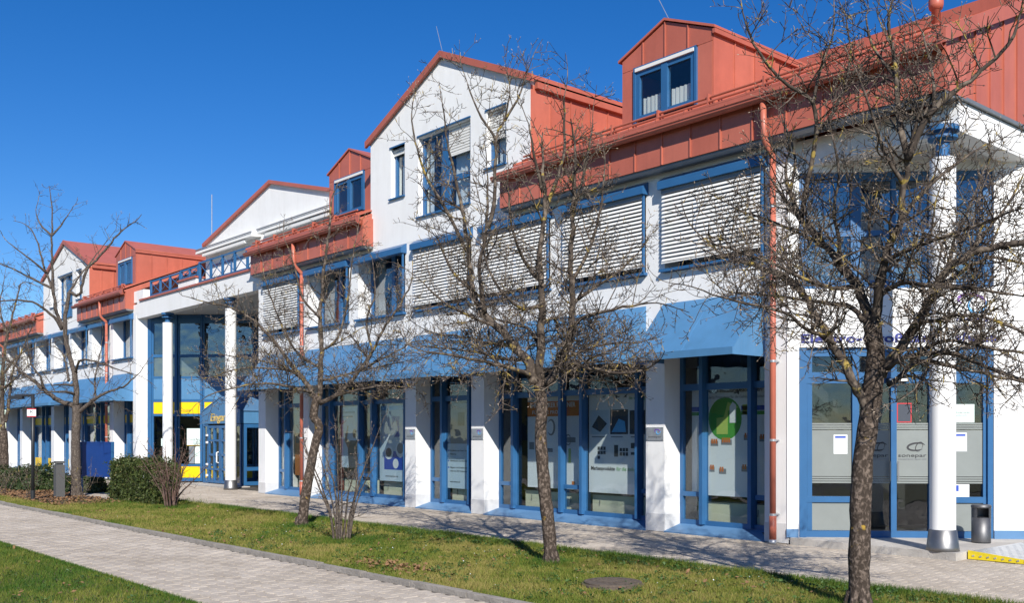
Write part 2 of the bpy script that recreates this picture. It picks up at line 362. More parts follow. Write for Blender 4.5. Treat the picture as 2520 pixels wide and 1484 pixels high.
def clad(parent, fr, t0, t1, zlo, zhi, d, n, th=0.012, rib=True, name='cladding_panel'):
    """standing-seam sheets; zlo, zhi are heights as functions of t"""
    w = (t1-t0)/n
    for i in range(n):
        a, b = t0+i*w, t0+(i+1)*w; g = 0.004
        nn = [v*-th for v in (*fr.n, 0)]
        mb = MB()
        ts = [a+g, b-g]
        mid = [q for q in getattr(zhi, 'kinks', []) if a+g < q < b-g]
        top = [b-g] + mid[::-1] + [a+g]
        mb.prism([fr(a+g,d+th,zlo(a+g)), fr(b-g,d+th,zlo(b-g))] + [fr(q,d+th,zhi(q)) for q in top], nn)
        if rib and i > 0:
            mb.prism([fr(a-.011,d+th+.022,zlo(a)), fr(a+.011,d+th+.022,zlo(a)), fr(a+.011,d+th+.022,zhi(a)-.004), fr(a-.011,d+th+.022,zhi(a)-.004)], [v*-.03 for v in (*fr.n,0)])
        mb.ob(name, random.choice(REDS), parent)
def lin(t0, z0, t1, z1): return lambda t: z0 + (z1-z0)*(t-t0)/(t1-t0)
def roofz(c, hw, ze, za):
    def f(t): return za - (za-ze)*abs(t-c)/hw
    f.kinks = [c]; return f

def gutter(x0, x1, y=-0.43, z=6.73, cuts=1):
    g = MB(); prof = [(-.075,.0),(-.07,-.045),(-.04,-.075),(0,-.085),(.04,-.075),(.07,-.045),(.075,.0)]
    inner = [(a*.9, b*.9+.004) for a, b in prof[::-1]]
    g.prism([(x0, y+a, z+b) for a, b in prof+inner], (x1-x0,0,0))
    g.tube([(x0, y-.078, z), (x1, y-.078, z)], .012, 6)
    o = g.ob('gutter', 'red_metal_b', BLD)
    x = x0 + .3
    while x < x1:
        MB().box(x-.012, x+.012, y-.092, y+.12, z+.005, z+.016).ob('gutter_bracket', 'red_metal_b', o); x += .9
    return o
def snow_guard(x0, x1):
    m = MB()
    for dy, dz in ((-.06, 0.15), (-.03, 0.23)): m.tube([(x0, -.25+dy, 6.80+dz), (x1, -.25+dy, 6.80+dz)], .021, 8)
    o = m.ob('snow_guard', 'red_metal', BLD); x = x0 + .25
    while x < x1:
        MB().prism([(x,-.33,6.87),(x,-.10,6.95),(x,-.22,7.08),(x,-.33,7.08)], (.03,0,0)).ob('bracket', 'red_metal_b', o); x += 1.05
def fascia(x0, x1, ends=(True, True)):
    core = MB().box(x0+.01, x1-.01, -.285, .30, 6.19, 6.80).ob('fascia', 'red_metal_b', BLD)
    n = max(2, round((x1-x0)/0.62))
    clad(core, FAC, x0, x1, lambda t: 6.15, lambda t: 6.70, .285, n, name='fascia_panel')
    if ends[1]: clad(core, FR(x1-.01,-.285,0,1), 0, .285+.29, lambda t: 6.15, lambda t: 6.70+t*RP, 0, 1, name='fascia_panel')
    MB().prism([(x0,-.27,6.188),(x0,-.27,6.12),(x0,-.20,6.085),(x0,-.10,6.085),(x0,.05,6.12),(x0,.05,6.188)], (x1-x0,0,0)).ob('soffit_trim', 'zinc', BLD)
    gutter(x0-.05, x1+.04)
    MB().box(x0, x1, -.405, -.385, 6.68, 6.835).ob('drip_edge', 'red_metal', BLD)

def roof_field(x0, x1, y1=7.4, holes=()):
    """main roof slope as separate seamed strips"""
    r = MB().prism([(x0,-.36,6.80),(x0,y1,zr(y1)-.06),(x0,y1,zr(y1)-.30),(x0,-.2,6.70)], (x1-x0,0,0)).ob('roof', 'red_metal', BLD)
    n = round((x1-x0)/.6); w = (x1-x0)/n
    for i in range(n):
        a, b = x0+i*w+.004, x0+(i+1)*w-.004
        m = MB().hexa([(a,-.40,zr(-.40)-.05),(b,-.40,zr(-.40)-.05),(b,y1,zr(y1)-.05),(a,y1,zr(y1)-.05),(a,-.40,zr(-.40)-.02),(b,-.40,zr(-.40)-.02),(b,y1,zr(y1)-.02),(a,y1,zr(y1)-.02)])
        m.hexa([(a-.012,-.40,zr(-.40)-.02),(a+.008,-.40,zr(-.40)-.02),(a+.008,y1,zr(y1)-.02),(a-.012,y1,zr(y1)-.02),(a-.012,-.40,zr(-.40)+.012),(a+.008,-.40,zr(-.40)+.012),(a+.008,y1,zr(y1)+.012),(a-.012,y1,zr(y1)+.012)])
        m.ob('roof_sheet', random.choice(REDS), r)
    MB().box(x0, x1, y1-.25, y1+.25, zr(y1)-.1, zr(y1)+.16).ob('ridge_cap', 'red_metal_b', r)
    MB().prism([(x0,y1,zr(y1)-.06),(x0,2*y1,6.9),(x0,2*y1,6.7),(x0,y1,zr(y1)-.3)], (x1-x0,0,0)).ob('rear_slope', 'red_metal_b', r)
    return r

def dormer(cx, hw=1.03, y=0.5, ze=8.52, za=8.95, zb=6.9, win=True, half=False):
    yb = (za-ROOF0)/RP-.33+.3
    o = MB().prism([(cx-hw,y,zb),(cx+hw,y,zb),(cx+hw,y,ze),(cx,y,za),(cx-hw,y,ze)], (0,yb-y,0)); o.f = o.f[1:]; o = o.ob('dormer', 'red_metal_b', BLD)
    fr = FR(0, y, 1, 0); f = roofz(cx, hw, ze-.01, za-.01)
    zw0, zw1, x0, x1 = 7.33, 8.22, cx-.67, cx+.67
    clad(o, fr, cx-hw, x0, lambda t: zb, lambda t: 8.30, 0, 1, rib=False); clad(o, fr, x1, cx+hw, lambda t: zb, lambda t: 8.30, 0, 1, rib=False)
    clad(o, fr, x0, x1, lambda t: zb, lambda t: zw0-.03, 0, 2, rib=False)
    g = lambda t: 8.308
    clad(o, fr, cx-hw, cx+hw, g, f, 0, 4)
    # cheek facing the camera
    ym = (ze-ROOF0)/RP-.33
    clad(o, FR(cx+hw, 0, 0, 1), y, ym, lambda t: max(zb, zr(t)-.03), lambda t: ze-.02, 0, max(3, round((ym-y)/.55)))
    # roof sheets with a small overhang
    for s in (-1, 1):
        e = cx+s*(hw+.07); zz = ze-.07*(za-ze)/hw
        MB().prism([(cx,y-.05,za+.012),(e,y-.05,zz+.012),(e,y-.05,zz+.055),(cx,y-.05,za+.055)], (0,yb-y,0)).ob('roof_sheet', 'red_metal', o)
    MB().box(cx+hw+.02, cx+hw+.075, y-.04, ym+.1, ze-.105, ze-.03).ob('eave_trim', 'red_metal_b', o)
    window(fr, x0, x1, zw0, zw1, .035, verts=[(cx,.14)], gl='glass', fw=.085)
    B('window_hood', 'slat_white', BLD, fr, (x0,x1,.0,.07,zw1,zw1+.06))
    B('window_trim', 'blue_paint', BLD, fr, (x0-.05,x0-.002,0,.055,zw0-.03,zw1+.09),(x1+.002,x1+.05,0,.055,zw0-.03,zw1+.09),(x0-.05,x1+.05,.0,.05,zw1+.064,zw1+.09))
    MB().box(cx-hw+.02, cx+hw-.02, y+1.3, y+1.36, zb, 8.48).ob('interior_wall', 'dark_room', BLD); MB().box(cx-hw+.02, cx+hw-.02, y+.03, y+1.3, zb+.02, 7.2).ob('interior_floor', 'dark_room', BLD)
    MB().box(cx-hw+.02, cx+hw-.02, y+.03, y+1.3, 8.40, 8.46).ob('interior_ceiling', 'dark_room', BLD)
    return o
def roller(fr, t0, t1, zt, zb, d):
    n = int((zt-zb)/.055); m = MB()
    for i in range(n):
        z = zt-(i+1)*(zt-zb)/n; h = (zt-zb)/n
        m.prism([fr(t0,d,z+.003),fr(t0,d+.014,z+.012),fr(t0,d+.014,z+h-.012),fr(t0,d,z+h-.003)], (fr.e[0]*(t1-t0),fr.e[1]*(t1-t0),0))
    m.fb(fr, t0, t1, d-.012, d+.018, zb-.03, zb)
    return m.ob('roller_shutter', 'slat_white', BLD)
def curtain(fr, t0, t1, z0, z1, d, parent, m='curtain', n=None):
    n = n or max(4, int((t1-t0)/.05)); pts = []
    for i in range(n+1):
        t = t0+(t1-t0)*i/n; pts.append((t, d + .022*math.sin(i*2.1) + random.uniform(-.006,.006)))
    b = MB()
    for t, dd in pts: b.v += [fr(t,dd,z0+random.uniform(0,.02)), fr(t,dd,z1)]
    b.f = [(2*i,2*i+2,2*i+3,2*i+1) for i in range(n)]
    return b.ob('curtain', m, parent, True)

def gable(cx, hw, ze, za, shut, face_right=True):
    l, r = cx-hw, cx+hw; yb = (za-ROOF0)/RP-.33+.3
    k = (za-ze)/hw; Z0 = 6.03
    w = [(cx-2.0, cx-1.44, 7.15, 8.32), (cx-.90, cx+.98, 6.55, 8.34), (cx+1.52, cx+2.14, 7.15, 8.33)]
    m = MB(); f = roofz(cx, hw, ze, za)
    xs = [l, w[0][0], w[0][1], w[1][0], w[1][1], w[2][0], w[2][1], r]
    for i in range(7):
        a, b = xs[i], xs[i+1]
        if i % 2 == 0: m.box(a, b, 0, .30, Z0, 8.32)
        else:
            q = w[i//2]; m.box(a, b, 0, .30, Z0, q[2])
            if q[3] < 8.32: m.box(a, b, 0, .30, q[3], 8.32)
    zz = 8.32
    m.prism([(l,0,zz),(r,0,zz),(r,0,ze),(cx,0,za),(l,0,ze)], (0,.30,0))
    o = m.ob('gable_wall', 'white_render', BLD)
    back = MB().prism([(l+.01,.32,6.3),(r-.01,.32,6.3),(r-.01,.32,ze-.02),(cx,.32,za-.02),(l+.01,.32,ze-.02)], (0,yb,0))
    back.f = back.f[1:]                                # open towards the windows
    bo = back.ob('gable_body', 'red_metal_b', BLD)
    MB().box(l+.1, r-.1, 2.5, 2.6, 6.2, 8.6).ob('interior_wall', 'dark_room', BLD)
    ym = (ze-ROOF0)/RP-.33
    if face_right: clad(bo, FR(r-.004, 0, 0, 1), .0, ym+.1, lambda t: max(6.7, zr(t)-.04), lambda t: ze-.12, 0, 7)
    for s in (-1, 1):                                  # roof slabs and verge trim
        e = cx+s*(hw+.10); z = ze-.10*k
        MB().prism([(cx,-.02,za+.01),(e,-.02,z+.01),(e,-.02,z+.09),(cx,-.02,za+.09)], (0,yb+.1,0)).ob('gable_roof', 'red_metal', BLD)
        e2 = cx+s*(hw+.13); z2 = ze-.13*k
        MB().prism([(cx,-.09,za-.05),(e2,-.09,z2-.05),(e2,-.09,z2+.10),(cx,-.09,za+.10)], (0,.067,0)).ob('verge_trim', 'red_metal_b', BLD)
    if face_right: MB().box(r+.02, r+.10, .1, ym+.2, ze-.19, ze-.07).ob('eave_trim', 'red_metal_b', BLD)
    for i, (a, b, z0, z1) in enumerate(w):
        if i == 1:
            wo_ = window(FAC, a, b, z0, z1, -.12, verts=[((a+b)/2-.06,.26)], rails=[(a,b,7.22,.12)], gl='glass')
            for q0, q1 in ((a+.08,a+.28),(a+.5,(a+b)/2-.18),((a+b)/2+.1,b-.25)): curtain(FAC, q0, q1, z0+.1, z1-.1, -.27, wo_)
            if shut: roller(FAC, (a+b)/2+.09, b-.02, z1-.02, 7.72, -.09)
        else:
            wo_ = window(FAC, a, b, z0, z1, -.12, gl='glass'); curtain(FAC, a+.1, a+.36, z0+.08, z1-.08, -.27, wo_)
            if shut: roller(FAC, a+.02, b-.02, z1-.02, 7.74 if i == 2 else z1-.14, -.09)
        B('window_sill', 'blue_paint', BLD, FAC, (a-.05,b+.02,-.12,.05,z0-.035,z0-.004))
        B('window_hood', 'blue_paint', BLD, FAC, (a-.04,b+.01,-.10,.025,z1,z1+.03))

def blind(t0, t1, zt, zb, d, n):
    o = B('blind', 'slat_white', BLD, FAC, (t0,t1,d-.012,d+.02,zb-.035,zb-.012))
    p = (zt-zb)/n; m = MB(); w = .040; cs = []
    for a, dz in ((-.026,.030),(-.004,.020),(.016,-.004),(.026,-.030)): cs.append((a, dz))
    th = .0025; pr = [(0, -a, dz) for a, dz in cs] + [(0, -a, dz-th) for a, dz in cs[::-1]]
    m.prism(pr, (t1-t0-.02,0,0)); me = m.mesh('slat', 'slat_white')
    for i in range(n):
        s = link('slat', me, o, (t0+.01, -d, zb+(i+.5)*p)); s.rotation_euler = (R(random.gauss(0, 1.6)), 0, 0)
    return o

def shopfront(t0, t1, double, yellow):
    d = -.40; zt = 3.12; W_ = t1-t0; mw = .13
    n = .45
    if double:
        wd = (W_-3*n-4*mw)/2
        cs = [t0+n+mw/2, t0+n+mw+wd+mw/2, t0+2*n+2*mw+wd+mw/2, t0+2*n+3*mw+2*wd+mw/2]
        nar = [(t0, cs[0]), (cs[1], cs[2]), (cs[3], t1)]
    else:
        cs = [t0+n+mw/2, t1-n-mw/2]; nar = [(t0, cs[0]), (cs[1], t1)]
    rails = [(t0+.07,t1-.07,2.46,.11)] + [(a+.05,b-.05,.64,.08) for a, b in nar]
    if yellow: rails.append((t0+.07,t1-.07,2.06,.07))
    wo_ = window(FAC, t0, t1, .10, zt, d, verts=[(c,.075) for c in cs], rails=rails, fw=.07, bot=.10)
    for c in cs: B('mullion', 'blue_paint', wo_, FAC, (c-.035,c+.035,d+.013,d+.085,.14,3.05))
    if yellow:
        for a, b in zip([t0+.07]+[c+.04 for c in cs], [c-.04 for c in cs]+[t1-.07]):
            B('infill_panel', 'yellow_panel', BLD, FAC, (a,b,d-.03,d-.012,2.10,2.40)); 
            if b-a > .5: B('infill_panel', 'yellow_panel', BLD, FAC, (a,b,d-.03,d-.012,.21,.60))
    # sloping blue sill apron
    MB().prism([(t0,.40,.12),(t0,.40,-.02),(t0,-.02,-.02),(t0,-.02,.015)], (W_,0,0)).ob('sill_apron', 'blue_sill', BLD)
    return wo_
def awning(t0, t1, yo=-.80, zt=3.88, zb=2.96, vh=.10):
    o = MB().prism([(t0,0,zt),(t0,0,zt-.03),(t0,yo,zb-.03),(t0,yo,zb)], (t1-t0,0,0)).ob('canopy', 'blue_awning', BLD)
    B('valance', 'blue_awning', o, FAC, (t0-.01,t1+.01,-yo-.001,-yo+.025,zb-vh,zb+.012))
    for t in (t0-.006, t1-.012):
        MB().prism([(t,-.001,zt),(t,yo,zb),(t,yo,zb-vh),(t,-.001,zb-vh)], (.018,0,0)).ob('cheek', 'blue_awning', o)
    n = max(1, round((t1-t0)/1.2))
    for i in range(1, n):
        t = t0+(t1-t0)*i/n; dz = .02
        MB().prism([(t,0,zt+dz*.6),(t,yo,zb+dz*.6),(t,yo,zb),(t,0,zt)], (.015,0,0)).ob('seam', 'blue_awning', o)
    return o
def header(t0, t1, zb=5.80, zt=5.98, out=.16):
    MB().prism([(t0,-out,zb),(t0,-out,zb+.13),(t0,-.02,zt+.04),(t0,.0,zt+.04),(t0,0,zb)], (t1-t0,0,0)).ob('blind_box', 'blue_paint', BLD)
def upper_window(t0, t1, kind):
    z0, z1 = 4.46, 6.02; d = -.36
    c = (t0+t1)/2
    wo_ = window(FAC, t0+.02, t1-.02, z0, z1, d, verts=[(c,.13)], fw=.08, gl='glass_dark' if kind != 'curtain' else 'glass')
    header(t0-.03, t1+.06)
    B('guide_rail', 'blue_paint', BLD, FAC, (t1+.0,t1+.03,.06,.10,z0-.02,5.80))
    B('window_sill', 'blue_paint', BLD, FAC, (t0-.04,t1+.04,-.36,.10,z0-.05,z0-.004))
    if kind == 'blind':
        blind(t0+.005, t1-.005, 5.72, 4.58, .075, 17)
        B('blind_head', 'zinc', BLD, FAC, (t0+.005,t1-.005,.05,.10,5.72,5.80))
    else:
        curtain(FAC, t0+.12, t0+.40, z0+.1, z1-.08, d-.16, wo_); curtain(FAC, c+.10, c+.36, z0+.1, z1-.08, d-.16, wo_)
        if kind == 'curtain': curtain(FAC, c-.45, c-.12, z0+.1, z1-.08, d-.15, wo_)
def downpipe(x, y=-.16, z1=5.84, sw=True):
    o = MB().tube([(x,y,.42),(x,y,z1)], .048, 14).ob('downpipe', 'red_metal_c', BLD, True)
    m = MB().tube([(x,y,z1),(x,y-.01,z1+.06),(x,-.34,z1+.20),(x,-.385,z1+.28),(x,-.395,z1+.40),(x,-.41,6.66)], .048, 14); m.ob('pipe_bend', 'red_metal_c', o, True)
    MB().tube([(x,y,.06),(x,y,.42)], .055, 14).ob('pipe_foot', 'red_metal_b', o, True)
    MB().tube([(x,y,-.02),(x,y,.06)], .062, 14).ob('pipe_socket', 'galvanised', o, True)
    for z in (.42, 1.55, 2.75, 3.95, 5.1):
        MB().tube([(x,y,z),(x,y,z+.035)], .055, 14).ob('pipe_clip', 'galvanised', o)
        MB().box(x-.012, x+.012, y+.05, .0, z+.01, z+.03).ob('pipe_anchor', 'galvanised', o)

PB, PWD = 2.43, 0.42
def block(P0, kinds, yellow, gb, dorm, fas, pipes):
    Pk = [P0+PB*k for k in range(8)]
    xe = Pk[7]+PWD
    for k in range(8):                                  # ground-floor pilasters
        if k in (2, 5): continue
        o = MB().box(Pk[k], Pk[k]+PWD, 0, .52, .30, 3.2).ob('pilaster', 'white_render', BLD)
        MB().box(Pk[k]-.004, Pk[k]+PWD+.004, -.004, .5, 0, .30).ob('pilaster_base', 'pilaster_base', o)
    MB().box(P0, xe, .0, .45, 3.20, 4.40).ob('wall', 'white_render', BLD)
    for k in range(8): MB().box(Pk[k], Pk[k]+PWD, 0, .45, 4.40, 6.02).ob('wall_pier', 'white_render', BLD)
    for k in range(7): upper_window(Pk[k]+PWD, Pk[k+1], kinds[k])
    MB().box(P0, xe, .006, .45, 6.021, 6.30).ob('lintel', 'white_render', BLD)
    for a, b, dbl in ((0,1,0),(1,3,1),(3,4,0),(4,6,1),(6,7,0)):
        shopfront(Pk[a]+PWD, Pk[b], dbl, yellow); awning(Pk[a]+PWD-.02, Pk[b]+.0)
    # rooms behind the glass
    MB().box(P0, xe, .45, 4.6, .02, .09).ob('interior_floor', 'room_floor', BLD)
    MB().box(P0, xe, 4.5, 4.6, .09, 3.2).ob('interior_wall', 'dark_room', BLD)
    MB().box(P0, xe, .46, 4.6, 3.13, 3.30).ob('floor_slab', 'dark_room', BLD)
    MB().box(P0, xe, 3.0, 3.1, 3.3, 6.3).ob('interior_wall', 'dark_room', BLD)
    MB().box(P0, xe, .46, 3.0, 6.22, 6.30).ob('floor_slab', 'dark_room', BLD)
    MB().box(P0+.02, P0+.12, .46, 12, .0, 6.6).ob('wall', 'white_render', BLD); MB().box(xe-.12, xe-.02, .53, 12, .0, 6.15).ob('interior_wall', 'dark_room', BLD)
    gable(*gb)
    for c in dorm: dormer(c)
    for a, b in fas: fascia(a, b)
    for x in pipes: downpipe(x)
    return Pk

PM = block(-26.10, ['blind','dark','dark','blind','blind','blind','blind'], False,
           (-17.39, 2.87, 8.65, 9.92, True), [-11.5, -22.0], [(-26.0,-20.15),(-15.1,-6.10)], [-23.46+.13, -8.83])
PLW = block(-52.91, ['curtain','dark','curtain','curtain','dark','curtain','dark'], True,
            (-43.7, 3.05, 8.45, 9.70, False), [-38.0], [(-55.4,-46.75),(-41.2,-35.85)], [-38.2, -52.75])
for a, b in ((-26.1,-20.2),(-14.58,-6.13),(-55.4,-46.7),(-40.7,-35.85)): roof_field(a, b)
snow_guard(-14.4, -6.2); snow_guard(-25.9, -20.4); snow_guard(-40.6, -36); snow_guard(-55, -47)
# cheek of the far gable's left side and the far corner
MB().box(-55.4, -52.9, 1.8, 2.1, 0, 6.2).ob('wall', 'white_render', BLD)
MB().box(-55.4, -52.92, .0, 2.0, 5.65, 6.18).ob('corner_beam', 'white_render', BLD)
# roof vent by the near corner
MB().lathe(-7.6, 2.5, [(.07,7.9),(.07,8.45),(.10,8.455),(.115,8.52),(.115,8.60),(.09,8.66),(.03,8.68)], 16).ob('roof_vent', 'red_metal', BLD, True)
# ---- near end of the building: cladded gable end, corner beam, recessed corner entrance
XE = -6.12
EN = FR(XE, 0, 0, 1)                         # t = y, faces +x
endc = MB().prism([(XE-.3,-.28,6.19),(XE-.3,15,6.19),(XE-.3,15,6.75),(XE-.3,7.4,zr(7.4)-.1),(XE-.3,-.28,6.75)], (.29,0,0)).ob('end_gable', 'red_metal_b', BLD)
fz = lambda t: min(zr(t), zr(14.8-t))-.13
fz.kinks = [7.4]
clad(endc, EN, -.285, 14.6, lambda t: 6.185, fz, -.01, 34)
MB().prism([(XE-.02,-.42,zr(-.42)-.16),(XE-.02,7.4,zr(7.4)-.16),(XE-.02,7.4,zr(7.4)+.05),(XE-.02,-.42,zr(-.42)+.05)], (.10,0,0)).ob('verge_trim', 'red_metal', BLD)
MB().box(XE-.27, XE+.02, -.27, 15, 6.13, 6.178).ob('soffit_trim', 'zinc', BLD)
MB().box(-8.67, XE-.35, .20, .45, 5.72, 6.12).ob('corner_beam', 'white_render', BLD)
MB().box(XE-.34, XE-.03, .19, 12, 5.72, 6.12).ob('corner_beam', 'white_render', BLD)
MB().box(-8.67, XE-.35, .46, 4, 5.78, 5.9).ob('soffit', 'soffit', BLD)
MB().box(XE-.32, XE-.02, 2.52, 12, -.02, 5.72).ob('wall', 'white_render', BLD)
MB().box(XE-.30, XE-.012, 2.5, 12, -.01, .16).ob('plinth', 'blue_sill', BLD)
# step
st = MB().prism([(-8.62,-.02,-.03),(-6.06,-.10,-.03),(-6.06,2.45,-.03),(-6.6,2.45,-.03),(-8.62,.30,-.03)], (0,0,.125)).ob('entrance_step', 'concrete', BLD)
CH = FR(-8.64, 0.02, Q, Q)                   # corner wall at 45 degrees, t along it
T1 = 3.45
def TB(x): return (x + 8.6) * math.sqrt(2) + .05
for q in ((-.05,.128,-.35,0,.095,5.78),(2.982,T1,-.35,0,.095,5.78),(.128,2.982,-.35,0,2.972,3.858),(.128,2.982,-.35,0,5.622,5.78)): B('corner_wall', 'white_render', BLD, CH, q)
B('plinth', 'blue_sill', BLD, CH, (-.06,.12,-.2,.014,.095,.22)); B('plinth', 'blue_sill', BLD, CH, (2.985,T1,-.2,.014,.095,.22))
dw = window(CH, .13, 2.98, .095, 2.97, -.06, verts=[(.98,.10),(1.54,.085),(2.12,.12)],
       rails=[(.2,2.9,2.515,.17),(.2,.95,.67,.09),(2.15,2.9,.67,.09)], fw=.13, gl='glass', bot=.10)
for q in ((.135,.24,-.059,-.01,.095,2.96),(2.90,2.975,-.059,-.01,.095,2.96),(.262,.335,-.13,-.063,.2,2.84)): B('frame_trim', 'blue_paint', BLD, CH, q)
cw = window(CH, .13, 2.98, 3.86, 5.62, -.06, verts=[(.98,.15),(1.54,.06),(2.12,.13)], rails=[(.2,2.9,4.70,.09)], fw=.13, gl='glass_dark')
for a, b in ((.28,.88),(1.08,1.48),(1.60,2.02),(2.22,2.82)): curtain(CH, a, b, 3.95, 5.35, -.25, cw)
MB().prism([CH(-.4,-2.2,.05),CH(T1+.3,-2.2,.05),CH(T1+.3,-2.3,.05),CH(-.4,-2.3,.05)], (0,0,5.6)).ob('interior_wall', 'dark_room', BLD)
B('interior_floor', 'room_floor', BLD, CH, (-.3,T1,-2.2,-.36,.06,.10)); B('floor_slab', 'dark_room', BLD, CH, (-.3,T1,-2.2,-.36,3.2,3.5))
# frosted bands on the glass with stripes, and the marks on the doors
for i, (a, b) in enumerate(((.335,.93),(1.03,1.495),(1.585,2.06),(2.18,2.85))):
    bx = [(a,b,-.088,-.084,1.02,1.72)] + [(a,b,-.088,-.084,z,z+.026) for z in (.915,.95,.985,1.732,1.767,1.802)]
    B('frosted_film', 'frosted', dw, CH, *bx)
    if i in (0, 3): B('frosted_film', 'frosted', dw, CH, (a,b,-.088,-.084,.20,.62))
    if i in (1, 2):
        m = MB(); c = (a+b)/2 + .06
        ring(m, CH, c, 1.47, .13, .055, .1, .3, 5.4, .030, -.083); ring(m, CH, c+.04, 1.47, .045, .075, -.5, 0, 6.0, .012, -.083)
        m.ob('door_mark', 'ink', dw)
        text_mesh('sonepar', .075, 'ink', 'door_lettering', CH, a+.03, -.083, 1.315, b-a-.06, parent=dw)
        text_mesh('deutschland/region süd', .03, 'ink_grey', 'door_lettering', CH, a+.03, -.083, 1.275, b-a-.06, parent=dw)
B('door_handle', 'steel', dw, CH, (1.47,1.49,-.03,-.01,.95,1.25),(1.59,1.61,-.03,-.01,.95,1.25))
# sensor over the door
o = B('door_sensor', 'black_metal', BLD, CH, (1.42,1.72,-.05,.07,2.44,2.50)); B('sensor_face', 'white_paint', o, CH, (1.44,1.70,.071,.085,2.455,2.49))
def column(x, y, z0, z1, zc):
    o = MB().lathe(x, y, [(.165,z0+.02),(.165,z0+.025),(.165,z1-.006),(.165,z1-.003),(.165,z1)], 32).ob('column', 'white_paint', BLD, False)
    for p in o.data.polygons: p.use_smooth = len(p.vertices) == 4
    MB().lathe(x, y, [(.215,z0),(.205,z0+.05),(.178,z0+.28),(.17,z0+.285)], 32).ob('column_base', 'steel', o, True)
    MB().lathe(x, y, [(.09,z1),(.09,zc-.17),(.19,zc-.165),(.19,zc-.13),(.12,zc-.125),(.12,zc-.07),(.21,zc-.065),(.21,zc)], 24).ob('column_capital', 'blue_paint', o)
column(-6.33, .10, .095, 5.36, 5.78)
# ---- entrance bay between the two wings
EX0, EX1 = -35.50, -26.10
MB().box(EX0+.001, EX1-.001, .0, .32, 5.78, 6.38).ob('terrace_beam', 'white_render', BLD)
MB().box(EX0+.002, EX1-.002, .33, 6.5, 5.92, 6.2).ob('terrace_slab', 'soffit', BLD)
MB().box(EX0-.4, EX0+.55, .02, .31, 6.381, 6.78).ob('parapet', 'white_render', BLD)
MB().box(EX0+.3, EX1+.02, -.05, .36, 6.382, 6.44).ob('coping', 'red_metal', BLD)
MB().box(-31.9, -30.5, .03, .30, 6.441, 6.66).ob('parapet', 'white_render', BLD); MB().box(-31.9, -30.45, -.02, .34, 6.661, 6.71).ob('coping', 'red_metal', BLD)
def railing(x0, x1, z0, z1, n):
    o = MB().box(x0, x1, .09, .15, z1-.05, z1).box(x0, x1, .10, .14, z0+.06, z0+.10).ob('railing', 'blue_paint', BLD)
    w = (x1-x0)/n
    for i in range(n+1): MB().box(x0+i*w-.03, x0+i*w+.03, .085, .155, z0, z1+.01).ob('post', 'blue_paint', o)
    for i in range(n):
        a, b = x0+i*w, x0+(i+1)*w
        for p, q in (((a,z0+.1),(b,z1-.05)),((b,z0+.1),(a,z1-.05))): MB().tube([(p[0],.12,p[1]),(q[0],.12,q[1])], .014, 5).ob('brace', 'blue_paint', o)
railing(-34.5, -31.95, 6.44, 7.02, 3); railing(-31.85, -30.5, 6.71, 7.05, 2); railing(-30.4, -26.2, 6.44, 7.14, 5)
column(-33.14, .17, 0, 5.45, 5.78); column(-28.27, .17, 0, 5.45, 5.78)
EC = FR(EX0, 0, Q, Q)
B('corner_wall', 'white_render', BLD, EC, (-.02,.38,-.3,0,0,5.92))
def egl(t0, t1, yl=True):
    o = window(EC, t0, t1, 0.0, 5.90, -.02, verts=[], rails=[(t0,t1,5.72,.22),(t0,t1,4.455,.10),(t0,t1,3.69,.07),(t0,t1,2.86,.09),(t0,t1,2.35,.08),(t0,t1,.57,.08)], fw=.06, bot=.12, gl='glass_dark')
    B('infill_panel', 'blue_awning', o, EC, (t0+.05,t1-.05,-.045,-.03,2.91,3.65))
    B('infill_panel', 'yellow_panel', o, EC, (t0+.05,t1-.05,-.045,-.03,2.40,2.81)); B('infill_panel', 'yellow_panel', o, EC, (t0+.05,t1-.05,-.045,-.03,.13,.53))
    B('frosted_film', 'frosted', o, EC, (t0+.05,t1-.05,-.058,-.055,3.73,4.40))
    return o
B('frame_post', 'blue_paint', BLD, EC, (.39,.53,-.1,.0,0,5.915))
for a, b in ((.535,1.42),(1.48,2.35),(2.39,3.30),(3.34,4.25)): egl(a, b)
for q in ((1.425,1.475,-.1,.06,0,5.915),(2.352,2.388,-.1,.03,0,5.915),(3.302,3.338,-.1,.03,0,5.915)): B('frame_post', 'blue_paint', BLD, EC, q)
yk = 3.05
for i in range(5):
    a = EX0+3.02+i*1.28; window(FR(0, yk, 1, 0), a, a+1.24, 0, 5.9, 0, rails=[(a,a+1.24,4.455,.1),(a,a+1.24,2.86,.09),(a,a+1.24,.57,.08)], gl='glass_dark')
    B('frame_post', 'blue_paint', BLD, FR(0, yk, 1, 0), (a+1.242,a+1.278,-.1,.05,0,5.9))
MB().box(-33, -26, 5.4, 5.5, 0, 5.9).ob('interior_wall', 'dark_room', BLD); MB().box(-35, -26, 3.2, 5.5, -.02, .02).ob('interior_floor', 'room_floor', BLD)
# inner stair rail seen through the side door
MB().tube([(-29.3,2.3,.55),(-29.3,4.2,1.55)], .03, 8).ob('stair_rail', 'white_paint', BLD)
